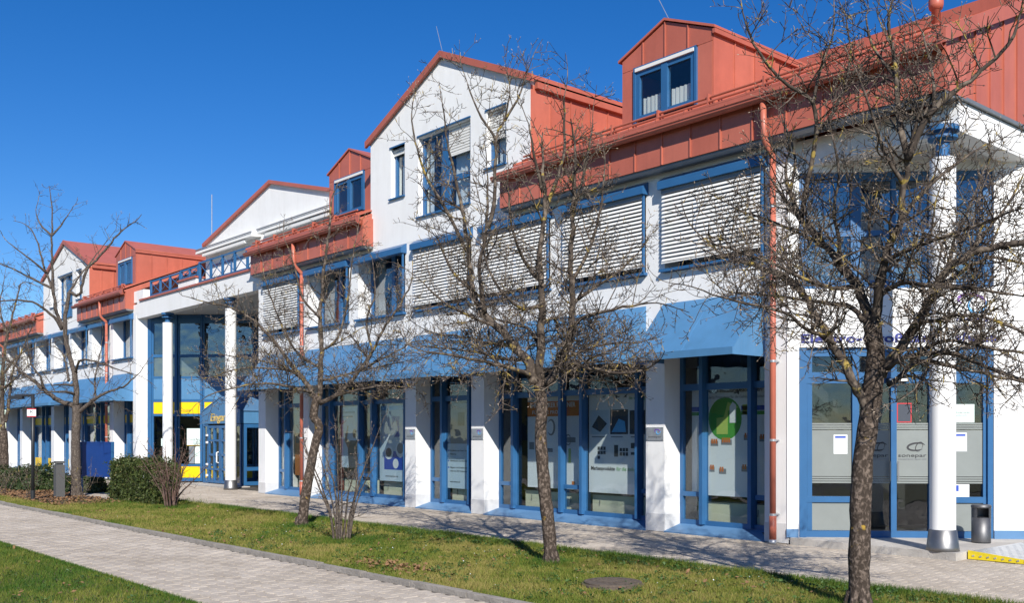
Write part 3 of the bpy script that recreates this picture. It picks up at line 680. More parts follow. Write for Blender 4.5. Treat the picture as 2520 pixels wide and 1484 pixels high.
# vestibule
VX0, VX1, VY = -32.6, -29.7, 1.15
vf = FR(0, VY, 1, 0); vm = (VX0+VX1)/2
o = MB().prism([(VX0,VY,2.02),(VX1,VY,2.02),(VX1,VY,2.42),(vm,VY,2.88),(VX0,VY,2.42)], (0,.10,0)).ob('vestibule_front', 'blue_awning', BLD)
MB().prism([(vm,VY-.02,2.885),(VX1+.04,VY-.02,2.42),(VX1+.04,VY-.02,2.45),(vm,VY-.02,2.92)], (0,1.9,0)).ob('vestibule_roof', 'blue_sill', BLD)
MB().prism([(vm,VY-.02,2.885),(VX0-.04,VY-.02,2.42),(VX0-.04,VY-.02,2.45),(vm,VY-.02,2.92)], (0,1.9,0)).ob('vestibule_roof', 'blue_sill', BLD)
vs_ = FR(VX1, 0, 0, 1)
B('vestibule_side', 'blue_awning', BLD, vs_, (VY+.101,3.0,-.1,0,2.02,2.41))
window(vs_, VY+.12, 2.05, .02, 2.0, -.01, rails=[(VY+.2,2.0,.55,.12)], fw=.12, gl='glass'); window(vs_, 2.06, 3.0, .02, 2.0, -.01, fw=.12, gl='glass')
# sidelight and glazed door leaf with crossbars
window(vf, VX0, VX0+.42, .02, 2.0, -.02, rails=[(VX0,VX0+.42,.52,.07)], fw=.07, gl='glass')
for a in (VX0+.46, VX0+1.44):
    w = .95; window(vf, a, a+w, .04, 1.96, .0, verts=[(a+w/2,.07)], rails=[(a,a+w,.50,.07),(a,a+w,.98,.07),(a,a+w,1.46,.07)], fw=.09, gl='glass')
window(vf, VX0+2.42, VX1, .02, 2.0, -.02, fw=.07, gl='glass')
hd = MB().tube([vf(VX0+1.36,.03,.72),vf(VX0+1.36,.09,.74),vf(VX0+1.36,.09,1.06),vf(VX0+1.36,.03,1.08)], .022, 8).ob('door_handle', 'white_paint', BLD)
for z in (.25, .62, 1.36, 1.60): B('door_hinge', 'white_paint', BLD, vf, (VX0+.40,VX0+.49,.005,.05,z,z+.07))
MB().box(VX0-.3, VX1+.4, .5, 1.3, -.02, .012).ob('entrance_step', 'concrete', BLD)
# set-back gable over the entrance, its cassette awnings and a lightning rod
GX, GH, GY = -30.3, 5.2, 2.55
f = roofz(GX, GH, 8.72, 10.05)
MB().prism([(GX-GH,GY,6.2),(GX+GH,GY,6.2),(GX+GH,GY,8.72),(GX,GY,10.05),(GX-GH,GY,8.72)], (0,.3,0)).ob('gable_wall', 'white_render', BLD)
for s in (-1, 1):
    e = GX+s*(GH+.12); z = 8.72-.12*1.33/5.2
    MB().prism([(GX,GY-.1,10.02),(e,GY-.1,z-.03),(e,GY-.1,z+.09),(GX,GY-.1,10.14)], (0,6.5,0)).ob('gable_roof', 'red_metal', BLD)
MB().prism([(GX-GH+.02,GY+.31,6.2),(GX+GH-.02,GY+.31,6.2),(GX+GH-.02,GY+.31,8.70),(GX,GY+.31,10.02),(GX-GH+.02,GY+.31,8.70)], (0,6,0)).ob('gable_body', 'red_metal_b', BLD)
for a, b in ((-35.55,-31.0),(-30.6,-25.4)):
    c = MB().prism([(a,GY-.38,8.34),(a,GY-.36,8.46),(a,GY-.02,8.56),(a,GY-.02,8.36)], (b-a,0,0)).ob('awning_cassette', 'slat_white', BLD)
    MB().box(a, b, GY-.40, GY-.36, 8.47, 8.50).ob('cassette_lip', 'ink_grey', c)
    MB().box(a+.5, b-.6, GY-.34, GY-.24, 8.20, 8.30).ob('awning_arm', 'slat_white', c)
    window(FR(0, GY, 1, 0), a+.5, b-.4, 6.3, 7.9, .03, verts=[((a+b)/2,.1)], gl='glass_dark')
MB().tube([(-35.3,2.7,8.6),(-35.3,2.7,10.6)], .018, 6).ob('lightning_rod', 'galvanised', BLD)
for p, q in (((-17.5,.1,10.0),(-17.75,.1,10.7)), ((-11.5,.6,9.0),(-11.8,.6,9.55))): MB().tube([p, q], .006, 5).ob('lightning_rod', 'galvanised', BLD)
# ------------------------------------------------------------------ signs and lettering
tag(text_mesh('Elektro-Großhandelshaus', .185, 'letter_blue', 'wall_lettering', CH, .16, .006, 3.045, 2.86, bold=.004, thick=.008),
    'dark blue wall lettering reading Elektro-Großhandelshaus above the corner entrance', 'sign')
sg = thing('wall_sign', CH(2.67, 0, 3.2), 'purple and blue swoosh logo with lettering on the white corner wall', 'sign')
m = MB(); ring(m, CH, 2.66, 3.66, .20, .085, -.15, -.2, 3.9, .045, .006); m.ob('swoosh', 'purple', sg)
m = MB(); ring(m, CH, 2.74, 3.60, .13, .12, .5, 1.5, 6.2, .032, .010); m.ob('swoosh', 'swoosh_blue', sg)
text_mesh('sonepar', .11, 'letter_blue', 'lettering', CH, 2.36, .006, 3.345, .62, parent=sg)
text_mesh('deutschland/region süd', .045, 'letter_blue', 'lettering', CH, 2.36, .006, 3.265, .62, parent=sg)
tag(text_mesh('Eingang', .36, 'letter_gold', 'door_sign_lettering', vf, -31.92, .004, 2.11, 1.45, shear=.22, bold=.003, thick=.006),
    'gold slanted lettering reading Eingang over the blue entrance doors', 'sign')
for k, lab in ((3, 'grey metal name plate on the pilaster left of the narrow window with a text poster'),
               (4, 'grey metal name plate on the pilaster right of the narrow window with a text poster'),
               (6, 'grey metal name plate on the pilaster beside the green roundel poster')):
    x0 = PM[k]+.02
    pl = thing('name_plate', (x0+.19, -.01, 1.66), lab, 'sign', 'name plates on the pilasters')
    B('plate', 'galvanised', pl, FAC, (x0,x0+.38,.002,.014,1.55,1.78))
    m = MB(); ring(m, FAC, x0+.255, 1.705, .062, .035, -.3, 0.2, 4.0, .016, .015); m.ob('swoosh', 'purple', pl)
    m = MB(); ring(m, FAC, x0+.275, 1.70, .045, .04, .5, 1.5, 6.0, .012, .017); m.ob('swoosh', 'swoosh_blue', pl)
    text_mesh('sonepar', .05, 'ink', 'lettering', FAC, x0+.05, .014, 1.60, .29, thick=.001, parent=pl); text_mesh('deutschland/region süd', .02, 'ink_grey', 'lettering', FAC, x0+.05, .014, 1.57, .29, thick=.001, parent=pl)
    for a, b in ((.02,1.565),(.36,1.565),(.02,1.765),(.36,1.765)): B('screw', 'steel', pl, FAC, (x0+a-.006,x0+a+.006,.014,.02,b-.006,b+.006))
def sheet_sign(name, fr, t0, t1, z0, z1, d, m, label, cat='notice', lines=0, group=None):
    p = thing(name, fr((t0+t1)/2, d, z0), label, cat, group); B('sheet', m, p, fr, (t0,t1,d-.003,d,z0,z1))
    if lines:
        w = t1-t0; h = z1-z0
        B('print', 'ink_grey', p, fr, *[(t0+.12*w,t0+w*random.uniform(.6,.9),d,d+.001,z1-h*(.22+.68*i/lines),z1-h*(.22+.68*i/lines)+h*.018) for i in range(lines)])
    return p
D0 = -.080
p = sheet_sign('paper_notice', CH, .659, .864, 1.36, 1.65, D0, 'paper', 'white A4 notice taped on the frosted pane left of the tree trunk', lines=8); B('print', 'print_blue', p, CH, (.68,.84,D0,D0+.001,1.60,1.63))
p = sheet_sign('paper_notice', CH, 2.41, 2.62, 1.40, 1.68, D0, 'paper', 'white A4 notice on the frosted pane right of the white column', lines=8); B('print', 'print_blue', p, CH, (2.43,2.60,D0,D0+.001,1.63,1.66))
p = thing('framed_notice', CH(1.7,D0,1.83), 'dark framed notice with a red border on the glass door', 'notice')
B('sheet', 'print_dark', p, CH, (1.594,1.81,D0-.003,D0,1.835,2.13)); B('border', 'red_sign', p, CH, (1.594,1.81,D0,D0+.004,1.835,1.85),(1.594,1.81,D0,D0+.004,2.115,2.13),(1.594,1.609,D0,D0+.004,1.85,2.115),(1.795,1.81,D0,D0+.004,1.85,2.115))
p = sheet_sign('window_notice', CH, 2.19, 2.73, 1.835, 2.11, D0, 'paper_mint', 'wide pale notice above the stripes right of the white column')
text_mesh('Meine Kunden werden', .035, 'ink', 'print', CH, 2.38, D0, 1.975, .28, thick=.001, parent=p); text_mesh('Videoüberwacht', .03, 'ink', 'print', CH, 2.42, D0, 1.935, .20, thick=.001, parent=p)
p = sheet_sign('window_notice', CH, 2.19, 2.655, .715, .905, D0, 'paper', 'small information sheet with a blue square low on the right pane', lines=5); B('print', 'print_blue', p, CH, (2.40,2.50,D0,D0+.002,.80,.89))
p = sheet_sign('window_notice', EC, 1.80, 2.29, 1.27, 1.875, -.052, 'paper_mint', 'mint green company notice in the window beside the blue entrance doors')
text_mesh('Tzerra Aca', .11, 'ink_grey', 'print', EC, 1.86, -.052, 1.45, .40, thick=.001, parent=p); B('print', 'yellow_panel', p, EC, (1.80,2.29,-.052,-.050,1.27,1.285))
sheet_sign('window_notice', EC, .86, 1.05, 1.25, 1.52, -.052, 'paper_mint', 'small mint green sheet in the window left of the entrance column', lines=3)
sheet_sign('window_poster', EC, 1.88, 2.07, .63, 1.24, -.052, 'paper_grey', 'narrow grey poster under the mint notice by the entrance', 'poster', lines=5)
sheet_sign('window_poster', EC, 2.09, 2.29, .63, 1.24, -.052, 'paper_mint', 'narrow pale poster under the mint notice by the entrance', 'poster', lines=2)
# ------------------------------------------------------------------ posters behind the shop windows
PD = -.58
def poster(t0, t1, z0, z1, m, label):
    p = thing('window_poster', (( t0+t1)/2, -PD, z0), label, 'poster', 'posters behind the shop windows'); B('sheet', m, p, FAC, (t0,t1,PD-.004,PD,z0,z1)); return p
def pr(p, m, *bx): B('print', m, p, FAC, *[(a,b,PD,PD+.002,c,d) for a,b,c,d in bx])
def blob(p, m, tc, zc, rt, rz, n=20, d=.003, a0=0, a1=6.2832, cut=None):
    pts = [(tc+rt*math.cos(a0+(a1-a0)*i/n), zc+rz*math.sin(a0+(a1-a0)*i/n)) for i in range(n)]
    MB().prism([FAC(a,PD+d,b) for a, b in pts], (0,.002,0)).ob('print', m, p)
def polyp(p, m, pts, d=.003): MB().prism([FAC(a,PD+d,b) for a, b in pts], (0,.002,0)).ob('print', m, p)
p = poster(-25.05,-23.75,.52,2.35,'print_rust','rust orange poster in the narrow window beside the red downpipe')
pr(p,'print_dark',(-25.0,-23.8,1.42,1.62)); pr(p,'paper_grey',(-25.05,-23.75,1.70,2.35)); pr(p,'print_orange',*[(-24.9,-24.9+random.uniform(.5,.8),z,z+.015) for z in (.62,1.0,1.05,1.10,1.15,1.2)])  # grey upper part: the pane's reflection painted onto the poster, not print
p = poster(-22.55,-21.45,.80,2.38,'paper_blue','pale blue poster of a figure with both arms raised')
polyp(p,'print_dark',[(-22.2,.80),(-21.68,.80),(-21.62,1.30),(-21.70,1.50),(-22.12,1.50),(-22.24,1.30)]); blob(p,'print_skin',-21.92,1.68,.085,.12,d=.006)
polyp(p,'print_skin',[(-22.22,1.28),(-22.14,1.46),(-22.28,1.55),(-22.20,1.88),(-22.27,1.89),(-22.40,1.50)],.005); polyp(p,'print_skin',[(-21.72,1.46),(-21.62,1.30),(-21.55,1.50),(-21.60,2.12),(-21.68,2.12),(-21.66,1.55)],.005)
pr(p,'paper_grey',(-22.5,-21.9,2.2,2.26),(-22.5,-22.0,2.1,2.14))
p = poster(-20.75,-19.55,.52,2.40,'paper_blue','blue poster of white switches and sockets with a web address')
pr(p,'print_blue',(-20.55,-19.75,.80,1.25),(-20.2,-19.9,1.6,2.1)); pr(p,'swoosh_blue',(-20.7,-19.6,2.25,2.36))
blob(p,'paper',-20.35,1.22,.20,.17,d=.005); blob(p,'print_dark',-20.35,1.22,.13,.11,d=.008); blob(p,'paper',-19.85,1.30,.20,.20,d=.005); blob(p,'paper_grey',-19.85,1.32,.14,.13,d=.008); blob(p,'paper',-20.05,.95,.12,.12,d=.005)
polyp(p,'paper',[(-20.45,1.55),(-20.05,2.05),(-19.95,1.75),(-20.35,1.40)],.004); text_mesh('www.merten.de',.07,'ink','print',FAC,-20.5,PD+.002,.62,.55,thick=.001,parent=p)
p = poster(-17.98,-17.05,.45,2.35,'paper_blue','pale poster with bulleted text under a grey picture')
pr(p,'paper_grey',(-17.98,-17.05,1.45,2.35)); pr(p,'print_dark',(-17.6,-17.35,1.85,2.15)); text_mesh('Decor',.09,'ink','print',FAC,-17.6,PD+.002,2.22,.3,thick=.001,parent=p)
for z, tx in ((1.28,'Symbiose aus Form, Farbe und'),(1.20,'Material'),(1.05,'Individuelle Kombinationen'),(.90,'Elegant und funktional mit'),(.82,'mehr als 200 Funktionen'),(.58,'www.merten.de')): text_mesh(tx,.055,'ink','print',FAC,-17.88,PD+.002,z,min(.8,.028*len(tx)),thick=.001,parent=p)
for z in (1.28,1.05,.90): blob(p,'print_blue',-17.93,z+.015,.022,.022,8)
p = poster(-15.25,-13.75,.58,2.42,'paper','white poster with an orange headline band and drawings of tools')
pr(p,'print_orange',(-15.25,-13.75,2.02,2.32)); text_mesh('IHR STARKER PARTNER',.13,'paper','print',FAC,-15.15,PD+.003,2.20,1.3,bold=.002,thick=.001,parent=p); text_mesh('FÜR IHRE PROFIS',.10,'paper','print',FAC,-15.1,PD+.003,2.07,.9,thick=.001,parent=p)
m = MB(); ring(m,FAC,-14.85,1.78,.12,.15,0,.6,5.6,.05,PD+.003); ring(m,FAC,-14.55,1.80,.10,.15,0,-2.4,2.4,.05,PD+.003); ring(m,FAC,-14.05,1.55,.07,.10,0,0,6.2,.03,PD+.003); m.ob('print','ink_grey',p)
pr(p,'ink_grey',(-15.2,-15.05,1.35,1.5),(-14.95,-14.8,1.3,1.42),(-14.7,-14.5,1.3,1.38),(-14.2,-13.85,1.50,1.60),(-14.75,-14.73,.95,1.15),(-14.68,-14.66,.95,1.2)); pr(p,'print_lime',(-14.2,-14.13,1.1,1.4),(-14.05,-13.98,1.1,1.38)); pr(p,'print_orange',(-14.2,-14.12,.66,.74),(-13.95,-13.87,.66,.74))
p = poster(-13.48,-12.02,.55,2.47,'paper','white industry poster with three photographs and rows of small icons')
pr(p,'print_dark',(-12.92,-12.47,1.66,2.12),(-12.43,-12.05,1.66,2.10)); pr(p,'paper_blue',(-13.44,-12.96,1.66,2.12)); polyp(p,'print_dark',[(-13.40,1.80),(-13.22,2.02),(-13.0,1.86),(-13.18,1.70)],.005)
polyp(p,'swoosh_blue',[(-12.88,1.70),(-12.70,1.95),(-12.55,1.90),(-12.52,1.70)],.005); pr(p,'ink_grey',(-13.4,-13.05,1.60,1.62),(-12.9,-12.6,1.60,1.62),(-12.4,-12.15,1.60,1.62))
pr(p,'print_dark',*[(-13.25+.075*i,-13.19+.075*i,z,z+.065) for i in range(3) for z in (1.36,1.28)],*[(-12.68+.075*i,-12.62+.075*i,z,z+.065) for i in range(3) for z in (1.34,1.26)],(-13.25,-13.19,1.19,1.25),(-12.82,-12.72,1.24,1.46),(-12.40,-12.28,1.4,1.5),(-12.40,-12.28,1.28,1.33))
text_mesh('Markenprodukte',.10,'ink','print',FAC,-13.42,PD+.003,.98,.62,bold=.002,thick=.001,parent=p); text_mesh('für die Industrie',.10,'print_green','print',FAC,-12.76,PD+.003,.98,.62,shear=.15,thick=.001,parent=p); text_mesh('die werbung',.09,'print_green','print',FAC,-12.45,PD+.003,2.30,.4,thick=.001,parent=p)
p = poster(-10.98,-9.45,.62,2.52,'paper','white poster with a green roundel of a house and rows of orange connectors')
blob(p,'print_green',-10.28,1.92,.34,.36,28); polyp(p,'print_lime',[(-10.45,1.66),(-10.22,1.66),(-10.22,2.05),(-10.02,2.10),(-10.02,2.12),(-10.22,2.2),(-10.3,1.95),(-10.45,1.93)],.006); polyp(p,'paper',[(-10.18,1.85),(-10.05,1.85),(-10.05,2.15),(-10.12,2.20),(-10.18,2.12)],.007)
pr(p,'print_blue',(-10.98,-10.62,2.05,2.13),(-9.95,-9.45,2.05,2.13)); pr(p,'print_green',(-10.98,-10.62,1.98,2.04),(-9.95,-9.45,1.98,2.04)); pr(p,'print_lime',(-9.93,-9.72,1.98,2.15))
for tc, zc, w in ((-10.5,1.52,.16),(-10.25,1.54,.22),(-10.55,1.08,.11),(-10.33,1.05,.15),(-9.88,1.10,.13),(-9.85,1.62,.10),(-9.72,1.55,.10),(-9.55,1.60,.09)):
    pr(p,'ink_grey',(tc-w/2,tc+w/2,zc-.06,zc+.03)); B('print','print_orange',p,FAC,*[(tc-w/2+.02+i*.045,tc-w/2+.05+i*.045,PD+.002,PD+.005,zc-.02,zc+.06) for i in range(max(2,int(w/.05)))])
text_mesh('WAGO-Installationsklemmen',.10,'ink','print',FAC,-10.75,PD+.003,2.36,1.2,bold=.001,thick=.001,parent=p); text_mesh('Komplette Programme für die Gebäudeinstallation',.07,'ink_grey','print',FAC,-10.75,PD+.003,2.26,1.25,thick=.001,parent=p)
for i, (a, b) in enumerate(((-25.05,-23.75),(-22.6,-21.5),(-20.75,-19.5),(-17.95,-17.1),(-15.45,-13.9),(-13.5,-12.1),(-10.95,-9.5))):
    lab = ['cream low cabinet under the rust orange poster','cream low cabinet under the poster of the raised arms','cream low cabinet under the blue socket poster','cream low cabinet under the bulleted text poster','cream low cabinet under the orange headline poster','cream low cabinet under the industry poster','cream low cabinet under the green roundel poster'][i]
    c = thing('low_cabinet', ((a+b)/2, .9, .09), lab, 'cabinet', 'cabinets behind the shop windows'); MB().box(a,b,.70,1.10,.12,.50).ob('carcass','cream',c); MB().box(a-.02,b+.02,.68,1.12,.502,.525).ob('top','print_dark',c); MB().box(a+.05,b-.05,.75,1.05,.09,.12).ob('plinth','print_dark',c)
    for x in (a+.2, b-.2): MB().tube([(x,.685,.3),(x,.695,.42)], .008, 6).ob('handle','steel',c)
birds = [(-10.28,2.44,.10,.2,'black bird sticker above the house roundel'),(-9.92,2.36,.20,.5,'larger black bird sticker on the pane over the connector poster'),(-12.95,2.36,.12,.3,'leftmost black bird sticker above the industry poster'),(-12.62,2.36,.16,-.4,'middle black bird sticker above the industry poster'),(-12.40,2.36,.14,.6,'rightmost black bird sticker above the industry poster')]
for x, z, w, ti, lab in birds:
    sh = [(-1,.25),(-.55,.12),(-.2,.1),(-.05,.35),(.12,.3),(.18,.05),(.6,.2),(1,.45),(.7,-.05),(.25,-.18),(.1,-.5),(-.12,-.48),(-.2,-.15),(-.6,-.05)]
    tag(MB().prism([FAC(x+w/2*(a*math.cos(ti)-b*math.sin(ti)),-.435,z+w/2*(a*math.sin(ti)+b*math.cos(ti))) for a, b in sh], (0,.002,0)).ob('bird_sticker','ink'), lab, 'sticker', 'bird stickers on the panes')
# net half-curtains and a plant in the near dormer
for i, (a, b) in enumerate(((-12.08,-11.58),(-11.42,-10.92))):
    t = tag(curtain(FR(0,.5,1,0), a, b, 7.42, 7.74, -.06, None, m='slat_white', n=16), ['white net half-curtain in the left pane of the near red dormer','white net half-curtain in the right pane of the near red dormer'][i], 'curtain', 'half-curtains in the dormer'); t.name = 'net_curtain'
# ------------------------------------------------------------------ things on the ground
bx, by = -6.42, 1.45
b_ = thing('litter_bin', (bx,by,.095), 'round steel ashtray bin standing by the corner entrance', 'bin')
m = MB().lathe(bx,by,[(.125,.10),(.13,.12),(.13,.46)],28); m.ob('body','bin_steel',b_,True)
fr = FR(bx,by,Q,Q); mm = MB()
for i in range(28):                            # open hood: leave the mouth towards the camera free
    a0, a1 = 2*math.pi*i/28, 2*math.pi*(i+1)/28; ang = (a0+a1)/2
    if abs((ang - R(-52) + math.pi) % (2*math.pi) - math.pi) < .75: continue
    mm.hexa([(bx+r*math.cos(a),by+r*math.sin(a),z) for z in (.46,.60) for r, a in ((.13,a0),(.13,a1),(.122,a1),(.122,a0))])
mm.ob('hood','bin_steel',b_); MB().lathe(bx,by,[(.135,.60),(.135,.635),(.12,.645)],28).ob('lid','bin_steel',b_,True); MB().lathe(bx,by,[(.11,.462),(.11,.468)],20).ob('ash_tray','black_metal',b_); MB().lathe(bx,by,[(.128,.094),(.128,.11)],28).ob('foot_ring','black_metal',b_)
rp = thing('access_ramp', (-5.5,1.0,0), 'aluminium tread-plate wheelchair ramp with yellow edge against the entrance step', 'ramp')
MB().prism([(-6.04,.22,.09),(-6.04,.22,.10),(-4.95,.22,.012),(-4.95,.22,.002)], (0,1.65,0)).ob('tread_plate','galvanised',rp)
for i in range(18):
    for j in range(14):
        if (i+j) % 2: continue
        x, y = -5.98+i*.057, .29+j*.115; z = .10-(x+6.04)*.0807
        if i < 18: MB().hexa([(x,y,z),(x+.035,y+.012,z-.003),(x+.035,y+.026,z-.003),(x,y+.014,z),(x,y,z+.005),(x+.035,y+.012,z+.002),(x+.035,y+.026,z+.002),(x,y+.014,z+.005)]).ob('tread','galvanised',rp)
MB().prism([(-6.04,.205,.0),(-4.95,.205,.0),(-4.95,.205,.02),(-6.04,.205,.115)], (0,.015,0)).ob('edge_plate','yellow_hazard',rp)
for i in range(11):
    x = -5.98+i*.095; h = .115-(x+6.04)*.087; z = h*.30
    if h > .03: MB().hexa([(x,.198,z),(x+.03,.198,z+.012),(x+.03,.205,z+.012),(x,.205,z),(x-.006,.198,z+.018),(x+.024,.198,z+.03),(x+.024,.205,z+.03),(x-.006,.205,z+.018)]).ob('tread','galvanised',rp)
mh = thing('manhole_cover', (-7.48,-5.1,0), 'round rusty manhole cover set in the grass in front of the right-hand tree', 'manhole')
MB().lathe(-7.48,-5.1,[(.345,-.03),(.345,.030),(.325,.034)],30).ob('collar','iron',mh,False); MB().lathe(-7.48,-5.1,[(.315,.0),(.315,.052),(.30,.056)],30).ob('lid','iron',mh)
for i in range(5): MB().box(-7.48-.2+i*.09,-7.48-.16+i*.09,-5.25,-4.95,.056,.062).ob('rib','iron',mh)
lp = thing('lamp_post', (-26.79,-5.8,0), 'slim black lamp post with a short arm at the left edge of the lawn', 'lamp')
MB().tube([(-26.79,-5.8,0),(-26.79,-5.8,2.68)], .042, 12).ob('post','black_metal',lp,True); e = Vector((-.70,-.71,0))
p0 = Vector((-26.79,-5.8,2.68)); MB().tube([p0+Vector((0,0,-.04)),p0+e*.46+Vector((0,0,-.04))], .035, 8).ob('arm','black_metal',lp)
MB().hexa([tuple(p0+e*a+Vector((-e.y,e.x,0))*b+Vector((0,0,c))) for c in (-.13,-.05) for a, b in ((.25,-.06),(.60,-.06),(.60,.06),(.25,.06))]).ob('lamp_head','black_metal',lp); MB().tube([(-26.79,-5.8,0),(-26.79,-5.8,.25)], .055, 12).ob('base_sleeve','black_metal',lp)
SGN = FR(-26.79,-5.8,.62,.785)
sn = thing('parking_sign', SGN(-.03,.05,2.1), 'small white sign with red bars fixed to the lamp post', 'sign'); B('plate','paper',sn,SGN,(-.12,.10,.048,.056,2.10,2.31)); B('bar','red_sign',sn,SGN,(-.12,.10,.056,.059,2.285,2.31),(-.12,.10,.056,.059,2.10,2.125))
text_mesh('BC',.09,'ink','print',SGN,-.05,.057,2.20,.09,bold=.002,thick=.001,parent=sn); text_mesh('Mieter',.045,'ink','print',SGN,-.07,.057,2.145,.13,thick=.001,parent=sn)
bo_ = thing('bollard', (-27.41,-4.99,0), 'square dark stone bollard light beside the bare left tree', 'bollard'); MB().box(-27.52,-27.30,-5.10,-4.88,0,.86).ob('shaft','granite',bo_); MB().box(-27.49,-27.33,-5.07,-4.91,.861,.90).ob('neck','steel',bo_); MB().box(-27.52,-27.30,-5.10,-4.88,.901,.96).ob('cap','granite',bo_)
A_, C_ = Vector((-28.45,-4.09,0)), Vector((-27.19,-3.71,0)); L_ = (C_-A_).length; BF = FR(A_.x,A_.y,(C_-A_).x/L_,(C_-A_).y/L_)
bd = thing('notice_board', (A_+C_)/2, 'blank blue notice board on two posts beside the trimmed hedge', 'board'); B('panel','board_blue',bd,BF,(.04,L_-.04,-.02,.02,.55,1.42)); B('frame','board_blue',bd,BF,(.0,L_,-.03,.03,1.421,1.46),(.0,L_,-.03,.03,.51,.549))
for t in (-.045, L_): B('post','blue_paint',bd,BF,(t,t+.045,-.035,.035,-.02,1.46))
# hall across the green, mirrored in the shop windows
hl = thing('storage_hall', (-20,-48,0), 'long ochre panelled hall across the green, mirrored in the shop windows', 'building')
MB().box(-75,30,-62,-48,0,5.2).ob('wall','ochre',hl); MB().box(-75.4,30.4,-62.4,-47.6,5.2,5.6).ob('roof','far_roof',hl)
for i in range(34): MB().box(-74.5+i*3.1,-74.3+i*3.1,-48,-47.85,0,5.2).ob('rib','ochre',hl)
for i in range(10): MB().box(-70+i*10,-66+i*10,-48,-47.9,1.2,3.2).ob('window','print_dark',hl)
# ------------------------------------------------------------------ vegetation
FW = Vector((-math.cos(R(40.78)), math.sin(R(40.78)), 0)); RT = Vector((math.sin(R(40.78)), math.cos(R(40.78)), 0))
def at(px, py, d):                              # photo position at a given distance -> point in the place
    return Vector((0, CAMY, CAMZ)) + FW*d + RT*(d*(px-1260)/2446) + Vector((0,0,d*(1070.5-py)/2446))
def rv(): return Vector((random.gauss(0,1), random.gauss(0,1), random.gauss(0,1)))
class Tree:
    def __init__(s): s.big = MB(); s.tw = MB(); s.buds = MB()
    def tri(s, pts, r0, r1):
        k = len(s.tw.v); m = len(pts); v = s.tw.v; f = s.tw.f
        d = (pts[-1]-pts[0]); a = d.orthogonal().normalized(); b = d.normalized().cross(a)
        for i, p in enumerate(pts):
            r = r0+(r1-r0)*i/(m-1)
            for c, q in ((1,0),(-.5,.866),(-.5,-.866)): v.append((p.x+(a.x*c+b.x*q)*r, p.y+(a.y*c+b.y*q)*r, p.z+(a.z*c+b.z*q)*r))
        for i in range(m-1):
            for j in range(3): q = (j+1) % 3; f.append((k+i*3+j, k+i*3+q, k+i*3+3+q, k+i*3+3+j))
    def bud(s, p, d, l):
        a = d.orthogonal().normalized()*l*.22; b = d.normalized().cross(a); k = len(s.buds.v); e = p+d.normalized()*l; c = p+d.normalized()*l*.4
        s.buds.v += [tuple(p), tuple(c+a), tuple(c-a*.5+b*.87), tuple(c-a*.5-b*.87), tuple(e)]
        s.buds.f += [(k,k+1,k+2),(k,k+2,k+3),(k,k+3,k+1),(k+4,k+2,k+1),(k+4,k+3,k+2),(k+4,k+1,k+3)]
    def grow(s, p, d, L, r, lvl, P):
        n = max(2, int(L/(.10 if lvl < 2 else .06))); seg = L/n; pts = [p.copy()]; dirs = []
        d = d.normalized(); bend = rv()*.16
        for i in range(n):
            d = (d + rv()*P['wig'] + bend*.5 + Vector((0,0,P['up']*(.5 if lvl < 2 else 1.0)))).normalized(); dirs.append(d); pts.append(pts[-1]+d*seg)
        if r > .012:
            s.big.tube(pts, [r+(r*.4-r)*i/n for i in range(n+1)], 6, False)
        else: s.tri(pts, r, max(.0022, r*.5))
        if lvl == 1: kids, lo, hi = L/P['s2'], .16, .42
        elif lvl == 2: kids, lo, hi = L/P['s3'], .03, .10
        else: kids = 0
        for k in range(int(kids+random.random())):
            t = random.uniform(.08, 1)*n; i = min(n-1, int(t)); q = pts[i].lerp(pts[i+1], t-i)
            th = R(random.uniform(35,80)); pp = rv(); pp = (pp-dirs[i]*pp.dot(dirs[i])).normalized()
            cd = dirs[i]*math.cos(th)+pp*math.sin(th)
            if lvl == 1: s.grow(q, cd, random.uniform(lo,hi)*(1.15-.5*t/n)*P['tl'], max(.0040, r*.5), 2, P)
            else:
                l = random.uniform(lo,hi); e = q+cd*l+Vector((0,0,l*.25)); s.tri([q, q+cd*l*.5+rv()*.006, e], .0034, .0040)
                if random.random() < P['bud']: s.bud(e, cd+Vector((0,0,.4)), random.uniform(.014,.026))
        if lvl == 2 and random.random() < .8: s.bud(pts[-1], d, random.uniform(.018,.032))
    def limb(s, pts, r0, r1, P, side=True, n=8, start=.15):
        C = []                                   # smooth the hand-set course
        m = len(pts)
        for i in range(m-1):
            p0, p1, p2, p3 = pts[max(i-1,0)], pts[i], pts[i+1], pts[min(i+2,m-1)]
            q = max(3, int((p2-p1).length/.11))
            for j in range(q):
                t = j/q; C.append(.5*((2*p1)+(p2-p0)*t+(2*p0-5*p1+4*p2-p3)*t*t+(3*p1-p0-3*p2+p3)*t*t*t) + rv()*(min(.012, r0*.16) if side else .003))
        C.append(pts[-1]); M = len(C)
        rr = [(r0+(r1-r0)*(i/(M-1))**.8)*random.uniform(.94,1.07) for i in range(M)]
        s.big.tube(C, rr, n, True)
        if not side: return C
        Ltot = sum((C[i+1]-C[i]).length for i in range(M-1)); cnt = int(Ltot/P['s1']/(1+P.get('sparse',.5)*max(0, (C[0].z+C[-1].z)/2-2.9)))
        for k in range(cnt):
            f = start+(1-start)*(k+random.random())/cnt; i = min(M-2, int(f*(M-1))); d = (C[i+1]-C[i]).normalized()
            pp = rv(); pp.z = pp.z*.7+P['side_up']+.25*max(0, C[i].z-3.4); pp = (pp-d*pp.dot(d)).normalized(); th = R(random.uniform(40,78))
            s.grow(C[i], d*math.cos(th)+pp*math.sin(th), random.uniform(.35,.95)*P['l1']*(1.1-.45*f)/(1+.22*max(0, C[i].z-3.2)), min(rr[i]*.55, random.uniform(.0065,.014)), 1, P)
        s.grow(C[-1], (C[-1]-C[-2]), .5*P['l1'], r1*.9, 1, P)
        return C
